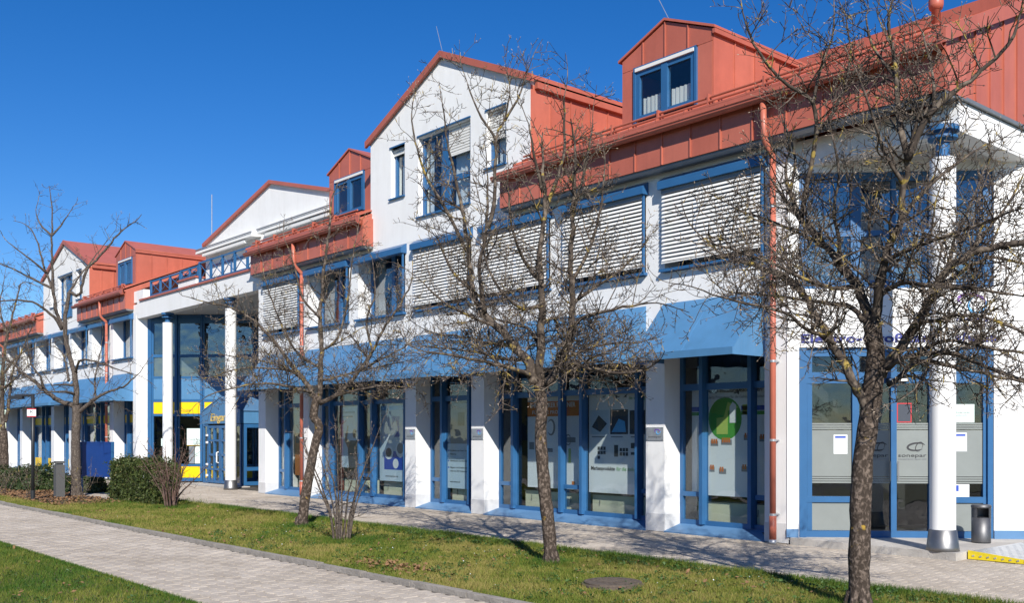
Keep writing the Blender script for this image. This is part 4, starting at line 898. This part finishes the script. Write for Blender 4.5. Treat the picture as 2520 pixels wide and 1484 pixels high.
def make_tree(base, d0, trunk, limbs, label, P, tr=(.12,.09), bark='bark', ns=16, twig='twig', auto=None):
    """trunk and limbs are courses in the photograph with their own distances from the camera"""
    T = Tree(); cv = lambda L: [at(a, b, d0+c) for a, b, c in L]
    root = thing('bare_tree', base, label, 'tree', 'bare trees along the lawn'); tp = cv(trunk); tp[0] = Vector(base)+Vector((0,0,-.05))
    Cc = []; M = 0
    tb = MB(); keep = T.big; T.big = tb; T.limb(tp, tr[0], tr[1], P, False, ns); T.big = keep
    for k in range(7):                            # root flare
        a = 2*math.pi*k/7+.3; b0 = Vector(base); tb.tube([b0+Vector((math.cos(a)*tr[0]*.55,math.sin(a)*tr[0]*.55,.16)), b0+Vector((math.cos(a)*tr[0]*1.1,math.sin(a)*tr[0]*1.1,.03)), b0+Vector((math.cos(a)*tr[0]*1.7,math.sin(a)*tr[0]*1.7,-.05))], [tr[0]*.5,tr[0]*.34,tr[0]*.18], 7, False)
    for r0, r1, L in limbs: T.limb(cv(L), r0, r1, P)
    tb.ob('trunk', bark, root, True); T.big.ob('limbs', bark if bark == 'bark_grey' else 'twig', root, True); tag(T.tw.ob('twigs', twig, root), kind='stuff'); tag(T.buds.ob('buds', 'bud', root), kind='stuff')
    return root
def crop(sx, sy, sc): return lambda L: [((sx+a/sc)/1.3234, (sy+b/sc)/1.3234, c) for a, b, c in L]
PN = dict(wig=.125, up=.05, s1=.096, s2=.085, s3=.072, l1=1.0, tl=1.2, bud=.5, side_up=.15)
# --- the nearest tree
k4 = crop(2450, 700, 2.698); K = lambda L: k4(L)
T4 = [(.075,.030,K([(1030,1760,0),(960,1600,0),(880,1450,0),(800,1300,.05),(650,1060,.15),(560,880,.25),(450,690,.35),(350,580,.45),(180,490,.6),(-60,420,.8)])),
 (.034,.012,K([(720,1130,.1),(600,1060,-.1),(480,1010,-.3),(350,900,-.5),(200,830,-.7),(-80,770,-.9),(-280,720,-1.0)])),
 (.085,.03,K([(1050,980,0),(980,760,.1),(900,600,.2),(800,480,.3),(690,330,.4),(560,190,.5),(430,40,.6),(330,-200,.7)])),
 (.080,.028,K([(1060,980,0),(1110,760,-.1),(1140,540,-.2),(1190,300,-.3),(1290,60,-.4),(1330,-250,-.5),(1380,-560,-.6)])),
 (.078,.034,K([(1110,1420,0),(1300,1170,-.1),(1450,950,-.2),(1560,760,-.25),(1610,640,-.3),(1720,480,-.4),(1860,370,-.5),(2080,290,-.6),(2420,240,-.8)])),
 (.040,.015,K([(1610,640,-.3),(1750,560,-.1),(1950,430,.1),(2110,370,.2),(2400,430,.3)])),
 (.046,.016,K([(1200,1480,0),(1280,1440,.1),(1400,1310,.25),(1560,1290,.35),(1750,1330,.5),(2000,1385,.6),(2400,1470,.8)])),
 (.040,.014,K([(1170,1370,-.05),(1350,1245,-.3),(1700,1215,-.5),(1900,1270,-.6),(2150,1370,-.7),(2420,1450,-.8)])),
 (.036,.013,K([(1400,1290,-.1),(1530,1170,-.4),(1700,1105,-.6),(2000,1150,-.8),(2420,1220,-1.0)])),
 (.034,.012,K([(1450,950,-.2),(1600,930,-.5),(1800,880,-.8),(2050,900,-1.0),(2400,1040,-1.2)])),
 (.044,.014,K([(990,940,0),(880,820,.2),(700,780,.5),(520,760,.8),(250,720,1.1),(-150,690,1.4)])),
 (.036,.012,K([(900,640,.2),(700,640,.0),(450,560,-.2),(200,440,-.4),(-100,330,-.5),(-350,250,-.6)])),
 (.040,.012,K([(1120,700,-.1),(1300,600,-.4),(1550,620,-.7),(1900,650,-.9),(2300,700,-1.1)])),
 (.036,.012,K([(1170,400,-.3),(1400,290,-.5),(1650,200,-.8),(2000,80,-1.0),(2300,-40,-1.2)])),
 (.036,.011,K([(760,430,.3),(760,200,.2),(720,-60,.1),(760,-350,0),(700,-700,-.1)])),
 (.032,.011,K([(620,260,.4),(400,150,.7),(150,50,1.0),(-150,-60,1.2)])),
 (.034,.011,K([(1290,60,-.4),(1500,-200,-.3),(1750,-420,-.2),(2050,-620,-.1)])),
 (.034,.011,K([(1340,-260,-.5),(1180,-520,-.6),(1080,-800,-.7),(960,-1150,-.8)])),
 (.030,.010,K([(1380,-560,-.6),(1500,-850,-.6),(1620,-1150,-.5)])),
 (.030,.010,K([(430,40,.6),(250,-180,.7),(100,-420,.9)])),
 (.030,.010,K([(330,-200,.7),(380,-480,.8),(300,-760,.9)])),
 (.028,.010,K([(1860,370,-.5),(2050,150,-.4),(2250,-100,-.3),(2380,-350,-.2)])),
 (.028,.010,K([(1720,480,-.4),(1780,200,-.2),(1900,-50,0),(2000,-300,.1)]))]
T4 += [(.040,.012,K([(430,40,.6),(480,-300,.5),(560,-700,.4),(530,-1000,.3),(330,-1130,.2),(170,-1280,.1),(20,-1500,0),(-60,-1700,0)])),
 (.026,.010,K([(535,-980,.3),(600,-1300,.4),(700,-1550,.5),(720,-1750,.5)])),
 (.050,.012,K([(1370,-500,-.6),(1296,-852,-.5),(1252,-1343,-.4),(1197,-1670,-.3),(1240,-1900,-.3)])),
 (.050,.014,K([(1360,-480,-.6),(1514,-820,-.7),(1754,-1082,-.8),(1906,-1180,-.8),(2245,-1496,-.9),(2330,-1680,-.9)])),
 (.026,.010,K([(1260,-1200,-.4),(1050,-1500,-.2),(1000,-1750,-.1)])), (.026,.010,K([(560,-700,.4),(760,-1000,.6),(860,-1350,.7),(830,-1700,.7)])), (.026,.010,K([(1600,-920,-.7),(1580,-1250,-.5),(1500,-1600,-.4)]))]
T4 = [(a*.68, b*.8, c) for a, b, c in T4]
make_tree((-4.98,-4.38,0), 9.41, [(2110,1500,0)]+K([(960,2300,0),(1010,1900,0),(1060,1500,0),(1085,1250,0),(1065,1080,0),(1050,950,0)]), T4,
          'bare lichen-covered tree nearest the camera, in front of the corner entrance', dict(PN, s1=.097, s2=.083, s3=.080, sparse=.25), (.104,.080), ns=20)
# --- the middle tree
k3 = crop(1500, 850, 2.698); K = lambda L: k3(L)
T3 = [(.070,.020,K([(660,1080,0),(600,900,0),(450,740,.1),(330,580,.2),(220,480,.3),(120,330,.4),(90,150,.5),(60,-80,.6),(30,-420,.6)])),
 (.036,.012,K([(210,470,.3),(180,250,.1),(170,20,0),(230,-300,-.1),(240,-700,-.2)])),
 (.062,.020,K([(700,1060,0),(700,850,-.05),(705,600,-.1),(725,380,-.15),(705,180,-.15),(700,-60,-.2),(740,-420,-.2),(720,-800,-.2)])),
 (.066,.020,K([(750,1090,0),(840,950,0),(880,840,-.1),(935,720,-.15),(975,590,-.2),(985,390,-.2),(980,180,-.25),(970,-60,-.3),(990,-450,-.3),(1010,-900,-.3)])),
 (.034,.011,K([(620,1010,0),(500,960,-.3),(300,910,-.5),(150,870,-.7),(-60,830,-.9),(-300,800,-1.0)])),
 (.034,.011,K([(830,930,0),(1000,910,-.3),(1200,960,-.6),(1400,990,-.8),(1600,960,-1.0)])),
 (.032,.011,K([(970,600,-.2),(1050,510,-.5),(1200,460,-.8),(1420,410,-1.0),(1650,370,-1.1)])),
 (.030,.010,K([(700,800,0),(620,620,.4),(480,560,.8),(250,500,1.1)])),
 (.030,.010,K([(450,740,.1),(250,720,.5),(80,680,.8),(-200,640,1.0)])),
 (.028,.010,K([(560,860,0),(350,860,.6),(120,800,1.0),(-250,760,1.2)])),
 (.028,.010,K([(860,880,-.1),(1050,800,.5),(1250,740,.8),(1500,720,1.1)])),
 (.028,.010,K([(820,960,0),(960,980,.6),(1100,900,1.0),(1350,880,1.2)])),
 (.028,.010,K([(700,560,0),(820,500,.4),(860,620,.7),(900,720,1.0)])),
 (.026,.010,K([(720,380,-.1),(560,420,-.4),(420,330,-.6),(280,150,-.7),(200,-100,-.7)])),
 (.026,.010,K([(980,380,-.2),(1150,250,-.1),(1350,120,0),(1550,-60,.1)])),
 (.026,.010,K([(700,180,-.1),(560,0,.1),(450,-300,.2),(420,-620,.2)])),
 (.026,.010,K([(980,180,-.2),(1120,-80,-.3),(1220,-400,-.4),(1260,-760,-.4)])),
 (.026,.010,K([(100,250,.4),(-80,80,.5),(-200,-200,.6)])), (.024,.009,K([(330,580,.2),(60,480,.2),(-150,360,.3),(-320,200,.3)]))]
T3 += [(.030,.010,K([(235,-300,-.1),(299,-526,-.1),(310,-1071,-.1),(387,-1234,-.1),(430,-1450,-.1)])), (.020,.008,K([(310,-1071,-.1),(150,-1330,0),(60,-1560,.1)])), (.020,.008,K([(387,-1234,-.1),(500,-1420,-.2),(570,-1620,-.2)])),
 (.030,.010,K([(735,-400,-.2),(850,-750,-.2),(910,-961,-.2),(910,-1452,-.2)])), (.026,.009,K([(985,-420,-.3),(1100,-850,-.2),(1160,-1200,-.1)])),
 (.028,.009,K([(60,-80,.6),(-100,-400,.5),(-300,-750,.5),(-400,-1050,.4),(-430,-1300,.4)])), (.026,.009,K([(30,-400,.6),(-60,-800,.7),(-130,-1120,.7),(-160,-1380,.7)])), (.024,.009,K([(725,-600,-.2),(640,-950,-.4),(600,-1200,-.5)]))]
make_tree((-9.24,-4.37,0), 12.63, [(1357,1400,0),(1350,1300,0),(1338,1180,0),(1330,1080,0)]+K([(715,1280,0),(695,1110,0),(700,1040,0)]), T3,
          'bare pruned tree with upright limbs standing in front of the double shop window', PN, (.088,.070), ns=18)
# --- the third tree, before the red downpipe
k2 = crop(700, 800, 1.4); K = lambda L: k2(L)
T2 = [(.055,.016,K([(470,720,0),(485,560,0),(485,430,0),(478,330,.05),(492,200,.1),(500,80,.1),(520,-60,.1),(530,-200,.1)])),
 (.046,.014,K([(455,690,0),(410,620,.1),(370,570,.2),(270,440,.4),(160,330,.6),(60,280,.8),(-30,260,.9)])),
 (.046,.014,K([(475,720,0),(560,680,-.1),(660,570,-.2),(720,480,-.3),(780,360,-.4),(830,290,-.5),(890,180,-.5)])),
 (.028,.010,K([(440,670,0),(330,640,-.4),(200,630,-.7),(80,650,-.9),(-20,680,-1.0)])),
 (.028,.010,K([(540,690,0),(650,660,-.4),(780,640,-.7),(900,650,-.9)])),
 (.026,.010,K([(485,560,0),(390,500,.3),(330,420,.5),(260,250,.7),(220,120,.8)])),
 (.026,.010,K([(485,480,0),(560,420,-.2),(600,280,-.3),(620,120,-.3),(640,-20,-.3)])),
 (.026,.010,K([(480,620,0),(590,590,.5),(720,560,.8),(860,530,1.1)])),
 (.024,.010,K([(450,660,0),(330,560,.7),(180,520,1.1),(50,500,1.3)])),
 (.024,.010,K([(478,330,0),(400,240,-.1),(370,120,-.2),(330,0,-.2)])), (.024,.010,K([(660,570,-.2),(760,520,.2),(900,440,.4)])),
 (.024,.010,K([(370,570,.2),(250,560,-.1),(120,560,-.3),(20,590,-.4)])), (.024,.010,K([(720,480,-.3),(690,350,-.2),(730,220,-.1),(720,80,0)]))]
make_tree((-15.96,-4.22,0), 17.82, [(742,1310,0),(752,1220,0),(770,1120,0),(785,1050,0)]+K([(450,780,0),(462,700,0),(470,690,0)]), T2,
          'leaning bare tree in front of the red downpipe left of the shop windows', dict(PN, s1=.10, tl=1.1), (.098,.066), ns=16)
# --- the left tree
k1 = crop(0, 1050, 4.24); K = lambda L: k1(L)
T1 = [(.085,.022,K([(1050,1150,0),(1050,850,0),(1000,600,0),(920,300,0),(890,50,0),(940,-320,0),(960,-420,0),(1100,-380,-.1),(1180,-700,-.2),(1450,-990,-.3),(1700,-1280,-.4)])),
 (.075,.02,K([(1010,1150,0),(800,1070,.2),(600,930,.4),(500,830,.5),(300,700,.7),(220,600,.8),(60,500,1.0),(-150,430,1.2)])),
 (.060,.018,K([(1090,1250,0),(1200,1150,-.1),(1320,1050,-.2),(1500,960,-.3),(1700,890,-.4),(1850,770,-.5)])),
 (.055,.015,K([(895,60,0),(800,-80,.1),(740,-380,.2),(700,-520,.3),(640,-680,.3),(560,-950,.3),(500,-1150,.3),(420,-1300,.3)])),
 (.045,.014,K([(740,-380,.2),(720,-770,.1),(715,-1180,0),(720,-1500,0),(700,-1750,0)])),
 (.045,.013,K([(860,100,0),(700,-120,-.3),(450,-280,-.6),(150,-300,-.9),(-150,-280,-1.1)])),
 (.04,.012,K([(700,-480,.2),(450,-600,.5),(150,-750,.8),(-100,-830,1.0)])),
 (.035,.012,K([(640,-680,.3),(480,-830,0),(300,-960,-.2),(120,-1100,-.3)])),
 (.035,.012,K([(720,-1200,0),(850,-1350,.1),(950,-1500,.2)])), (.035,.012,K([(720,-1200,0),(560,-1350,.1),(500,-1500,.2)])),
 (.04,.012,K([(1000,870,0),(870,860,.3),(700,870,.6)])), (.04,.012,K([(1040,1000,0),(900,960,-.4),(700,970,-.7),(500,990,-1.0)])),
 (.04,.012,K([(1050,700,0),(1080,560,-.3),(1180,510,-.6),(1400,570,-.9),(1600,640,-1.1),(1850,720,-1.2)])),
 (.04,.012,K([(950,800,0),(930,650,.4),(870,450,.7),(780,350,.9)])), (.035,.012,K([(600,930,.4),(560,750,.2),(430,580,.1),(380,250,0)])),
 (.03,.010,K([(1320,1050,-.2),(1310,800,0),(1370,500,.2),(1410,250,.3)])), (.03,.010,K([(960,-420,0),(1100,-640,.3),(1250,-830,.5),(1380,-1000,.6),(1500,-1150,.6)]))]
P1 = dict(PN, s1=.24, s2=.17, s3=.12, sparse=.12, l1=1.3, wig=.16, tl=1.3, bud=.3)
make_tree((-27.8,-4.45,0), 26.63, [(187,1240,0),(187,1150,0),(186,1080,0)]+K([(1050,1450,0),(1060,1250,0),(1050,1150,0)]), T1, 'tall bare smooth-barked tree left of the blue notice board', P1, (.135,.105), bark='bark_grey', ns=16)
T0 = [(.09,.02,[(8,1060,0),(5,980,0),(8,900,.1),(20,820,.2),(35,760,.3),(50,700,.4)]), (.06,.015,[(14,1040,0),(24,980,-.1),(30,920,-.2),(55,860,-.4),(80,800,-.6)]),
      (.05,.013,[(6,1000,0),(-30,920,.3),(-60,840,.4)]), (.04,.012,[(10,920,.1),(40,880,.5),(75,860,.8),(110,850,1.0)]), (.04,.012,[(5,960,0),(40,930,-.5),(70,900,-.8)]), (.04,.012,[(20,830,.2),(0,760,.3),(10,690,.3)])]
make_tree((-35.4,-4.35,0), 32.46, [(12,1190,0),(10,1120,0),(8,1060,0)], T0, 'bare tree at the far left edge, cut by the picture frame', dict(P1, s1=.14, s2=.10), (.16,.12), ns=12)
# --- multi-stemmed bare shrubs
def shrub(base, n, h, spread, label, twig, r=.016, lean=None):
    T = Tree(); root = thing('bare_shrub', base, label, 'shrub', 'bare shrubs on the lawn'); b = Vector(base); stems = MB()
    for i in range(n):
        a = 2*math.pi*i/n+random.uniform(-.3,.3); out = Vector((math.cos(a),math.sin(a),0)); q = b+out*random.uniform(.04,.16); hh = h*random.uniform(.6,1.0); sp = spread*random.uniform(.4,1.0)
        pts = [q, q+out*sp*.15+Vector((0,0,hh*.3)), q+out*sp*.5+Vector((0,0,hh*.65))+rv()*.03, q+out*sp+Vector((0,0,hh))+rv()*.05]
        T.limb(pts, r*random.uniform(.7,1.1), .006, dict(PN, s1=.20, s2=.16, s3=.12, sparse=0, l1=.42, tl=.6, up=.12, bud=.15, side_up=.5), True, 6, .35)
    T.big.ob('stems', twig, root, True); tag(T.tw.ob('twigs', twig, root), kind='stuff'); tag(T.buds.ob('buds','bud',root), kind='stuff')
shrub((-13.25,-5.02,0), 10, 1.9, .70, 'thin multi-stemmed bare shrub on the lawn before the shop window', 'bark_grey', .024)
shrub((-21.94,-4.19,0), 14, 1.55, .75, 'reddish bare shrub growing out of the right end of the hedge', 'twig_red', .026)
for i, (x, y) in enumerate(((-30.2,-5.6),(-28.9,-5.3),(-26.0,-4.9),(-31.6,-5.4))): shrub((x,y,0), 7, .75, .35, ['low dry stems beside the dark bush','low dry stems left of the lamp post','low dry stems under the notice board','low dry stems at the left picture edge'][i], 'twig', .007)
# --- leaf clouds: hedge and dark bush
def leaf_mass(pts, nrm, size, cols, name, parent, m='foliage'):
    n = len(pts); u = rng.normal(size=(n,3)); u /= np.linalg.norm(u,axis=1)[:,None]; w = np.cross(u, nrm+rng.normal(size=(n,3))*.7); w /= np.linalg.norm(w,axis=1)[:,None]+1e-9
    u = np.cross(w, nrm+rng.normal(size=(n,3))*.5); u /= np.linalg.norm(u,axis=1)[:,None]+1e-9
    s = (size*rng.uniform(.6,1.3,n))[:,None]
    V = np.stack([pts-u*s, pts+w*s*.45, pts+u*s, pts-w*s*.45],1).reshape(-1,3)
    me = bpy.data.meshes.new(name); me.from_pydata(V.tolist(), [], [(4*i,4*i+1,4*i+2,4*i+3) for i in range(n)]); me.materials.append(MATS[m])
    ca = me.color_attributes.new('Col','FLOAT_COLOR','POINT'); t = rng.random(n)[:,None]; c = np.array(cols[0])*(1-t)+np.array(cols[1])*t
    pick = rng.random(n) < .06; c[pick] = cols[2]
    ca.data.foreach_set('color', np.repeat(np.concatenate([c,np.ones((n,1))],1),4,0).ravel())
    return tag(link(name, me, parent), kind='stuff')
def box_cloud(x0,x1,y0,y1,z0,z1,n):
    f = rng.random((n,3)); face = rng.choice(5, n, p=[.30,.16,.16,.26,.12]); dep = rng.normal(size=n)*.075+.045; lump = lambda a,b: .05*np.sin(a*4.1+1)*np.cos(b*5.3)+.035*np.sin(a*11+b*7)
    p = np.stack([x0+f[:,0]*(x1-x0), y0+f[:,1]*(y1-y0), z0+f[:,2]*(z1-z0)],1); nr = np.zeros((n,3))
    for k,(ax,val,sg_) in enumerate(((1,y0,-1),(0,x1,1),(0,x0,-1),(2,z1,1),(1,y1,1))):
        q = face == k; oth = [a for a in range(3) if a != ax]; p[q,ax] = val - sg_*dep[q] + sg_*lump(p[q,oth[0]],p[q,oth[1]]); nr[q,ax] = sg_
    return p, nr
hg = thing('hedge', (-24.3,-3.95,0), 'trimmed box-shaped green hedge beside the notice board', 'hedge')
pts, nr = box_cloud(-25.75,-22.95,-4.25,-3.65,.04,.98,24000); leaf_mass(pts, nr, .034, ((.035,.055,.012),(.085,.11,.028),(.16,.15,.05)), 'foliage', hg)
hs = MB()
for i in range(60):
    x, y = random.uniform(-25.6,-23.1), random.uniform(-4.15,-3.75); hs.tube([(x,y,0),(x+random.gauss(0,.1),y+random.gauss(0,.1),.5),(x+random.gauss(0,.2),y+random.gauss(0,.2),.92)], [.012,.009,.004], 4, False)
hs.ob('stems','twig',hg)
def ball_cloud(c, r, n, sq=1.0):
    d = rng.normal(size=(n,3)); d /= np.linalg.norm(d,axis=1)[:,None]; d[:,2] = np.abs(d[:,2])
    k = 1+.18*np.sin(d[:,0]*7+c[0])*np.cos(d[:,1]*6+1)+.12*np.sin(d[:,2]*9); rad = (rng.random(n)**.35)*k
    return np.array(c)+d*rad[:,None]*np.array(r), d
for c, r, lab in (((-32.2,-4.1,.0),(1.3,1.0,.68),'dark evergreen bush at the left below the canopy'),((-34.6,-4.4,.0),(1.3,1.0,.6),'dark evergreen bush cut by the left picture edge'),((-29.9,-3.5,.0),(.8,.6,.55),'smaller evergreen bush left of the bollard')):
    bs = thing('evergreen_bush', c, lab, 'bush', 'evergreen bushes by the far wing'); p, nr = ball_cloud(c, r, 9000); leaf_mass(p, nr, .045, ((.018,.035,.010),(.05,.075,.02),(.12,.12,.04)), 'foliage', bs)
    st_ = MB()
    for i in range(14): a = random.random()*6.28; st_.tube([(c[0],c[1],0),(c[0]+math.cos(a)*r[0]*.5,c[1]+math.sin(a)*r[1]*.5,r[2]*.6)], [.02,.006], 4, False)
    st_.ob('stems','twig',bs)
# --- grass
def noise2(x, y): return .5+.25*np.sin(x*1.7+2*np.sin(y*1.3))+.25*np.sin(y*2.9+1.5*np.sin(x*2.1+.7))
def blades(name, X, Y, Z, H, WD, tint=None):
    n = len(X); a = rng.uniform(0,6.283,n); ln = rng.normal(size=(n,2))*.45; dx, dy = np.cos(a)*WD, np.sin(a)*WD
    V = np.stack([np.stack([X-dx,Y-dy,Z],1), np.stack([X+dx,Y+dy,Z],1), np.stack([X+ln[:,0]*H,Y+ln[:,1]*H,Z+H],1)],1).reshape(-1,3)
    me = bpy.data.meshes.new(name); me.vertices.add(3*n); me.vertices.foreach_set('co', V.ravel()); me.loops.add(3*n); me.loops.foreach_set('vertex_index', np.arange(3*n,dtype=np.int32))
    me.polygons.add(n); me.polygons.foreach_set('loop_start', np.arange(0,3*n,3,dtype=np.int32)); me.update(calc_edges=True); me.validate(); me.materials.append(MATS['blades'])
    t = np.clip(noise2(X,Y)*.55+noise2(X*4.3+3,Y*5.1)*.35+rng.normal(size=n)*.22+(tint if tint is not None else 0),0,1)[:,None]
    g0, g1, g2 = np.array((.055,.125,.016)), np.array((.19,.215,.035)), np.array((.33,.275,.09)); c = np.where(t<.6, g0+(g1-g0)*t/.6, g1+(g2-g1)*(t-.6)/.4)
    ca = me.color_attributes.new('Col','FLOAT_COLOR','POINT'); ca.data.foreach_set('color', np.repeat(np.concatenate([c,np.ones((n,1))],1),3,0).ravel())
    return tag(link(name, me), 'short spring grass' if name == 'grass' else None, 'grass' if name == 'grass' else None, kind='stuff')
def field(n, x0, x1, y0, y1): return rng.uniform(x0,x1,n), rng.uniform(y0,y1,n)
A = [field(150000,-13,-3,-6.6,-3.2), field(80000,-24.6,-13,-6.6,-3.2), field(9000,-32,-24.6,-6.6,-5.85)]
X = np.concatenate([a[0] for a in A]); Yy = np.concatenate([a[1] for a in A]); far = np.clip((-X-6)/14,0,1)
edge = np.clip((Yy+3.7)/.5,0,1)                  # longer, greener growth along the paving
tag(blades('grass', X, Yy, np.zeros_like(X), rng.uniform(.015,.055,len(X))*(1+.9*edge)*(.6+.8*noise2(X*3.1,Yy*3.7)), .0042+.004*far, .22-.5*edge), 'mown spring grass on the strip between the path and the shop fronts', 'grass')
X, Yy = field(120000,-18,-7.5,-13,-9.03); q = X < -7.5-(Yy+13)*.25; X, Yy = X[q], Yy[q]
tag(blades('grass', X, Yy, np.full_like(X,.01), rng.uniform(.02,.06,len(X)), .0038, -.18), 'darker green grass below the path at the lower left', 'grass')
# ragged edge of the pavement and tufts at stems
xs = []; ys = []
for (cx, cy, n, s) in ((-9.24,-4.37,1500,.16),(-15.96,-4.22,1500,.18),(-4.98,-4.38,1800,.2),(-13.2,-5.0,3500,.30),(-21.9,-4.2,2500,.35),(-24.2,-4.3,2500,.7)): xs.append(rng.normal(cx,s,n)); ys.append(rng.normal(cy,s,n))
n = 26000; xs.append(rng.uniform(-22,-3,n)); ys.append(-3.24+rng.normal(size=n)*.05+.06*np.sin(xs[-1]*2.3)*np.sin(xs[-1]*.9))
n = 7000; xs.append(rng.uniform(-22,-6,n)); ys.append(-6.64+rng.normal(size=n)*.012); n = 9000; xs.append(rng.uniform(-18,-7,n)); ys.append(-9.04+rng.normal(size=n)*.02)
X = np.concatenate(xs); Yy = np.concatenate(ys); tag(blades('grass', X, Yy, np.zeros_like(X), rng.uniform(.03,.10,len(X))*np.where(Yy<-6.5,.5,1), .0045, -.45), 'longer grass tufts along the paving edge and around the stems', 'grass')
def flakes(name, X, Yy, Z, s, m, label):
    n = len(X); a = rng.uniform(0,6.28,n); t = rng.normal(size=(n,2))*.3; c, s_ = np.cos(a)*s, np.sin(a)*s
    V = np.stack([np.stack([X-c,Yy-s_,Z+t[:,0]*s],1), np.stack([X+s_*.6,Yy-c*.6,Z+t[:,1]*s],1), np.stack([X+c,Yy+s_,Z-t[:,0]*s],1), np.stack([X-s_*.6,Yy+c*.6,Z-t[:,1]*s],1)],1).reshape(-1,3)
    me = bpy.data.meshes.new(name); me.from_pydata(V.tolist(), [], [(4*i,4*i+1,4*i+2,4*i+3) for i in range(n)]); me.materials.append(MATS[m]); return tag(link(name, me), label, 'leaves' if m == 'leaf_dead' else 'flowers', kind='stuff')
X, Yy = field(3800,-34,-24.2,-6.0,-4.2); flakes('leaf_litter', X, Yy, np.full_like(X,.03), rng.uniform(.02,.045,len(X)), 'leaf_dead', 'brown leaf litter in the planting bed by the lamp post')
X, Yy = field(500,-22,-4,-6.6,-3.3); X2, Y2 = rng.normal(-10.2,.45,260), rng.normal(-6.1,.14,260); X3, Y3 = field(120,-17,-8,-12,-9.1)
flakes('leaf_litter', np.concatenate([X,X2,X3]), np.concatenate([Yy,Y2,Y3]), np.full(880,.045), rng.uniform(.012,.035,880), 'leaf_dead', 'dry leaves scattered over the lawn')
X, Yy = field(120,-20,-6,-6.5,-3.5); flakes('daisies', X, Yy, np.full_like(X,.055), np.full(len(X),.009), 'paper', 'tiny white daisies dotted over the lawn')

def weeds(n, x0, x1, y0, y1):
    c = np.stack([rng.uniform(x0,x1,n), rng.uniform(y0,y1,n), np.full(n,.015)],1); k = 14
    p = np.repeat(c,k,0); a = rng.uniform(0,6.283,n*k); r = rng.uniform(.01,.07,n*k); p[:,0] += np.cos(a)*r; p[:,1] += np.sin(a)*r; p[:,2] += rng.uniform(.005,.05,n*k)
    nr = np.zeros_like(p); nr[:,2] = 1; return p, nr
p1_, n1_ = weeds(420,-16,-4,-6.5,-3.3); p2_, n2_ = weeds(260,-14,-4,-3.75,-3.25); p3_, n3_ = weeds(160,-16,-8,-12,-9.1)
o = leaf_mass(np.concatenate([p1_,p2_,p3_]), np.concatenate([n1_,n2_,n3_]), .020, ((.035,.085,.015),(.075,.14,.03),(.14,.16,.05)), 'weeds', None); tag(o, 'low broad-leaved weeds scattered through the lawns', 'weeds')
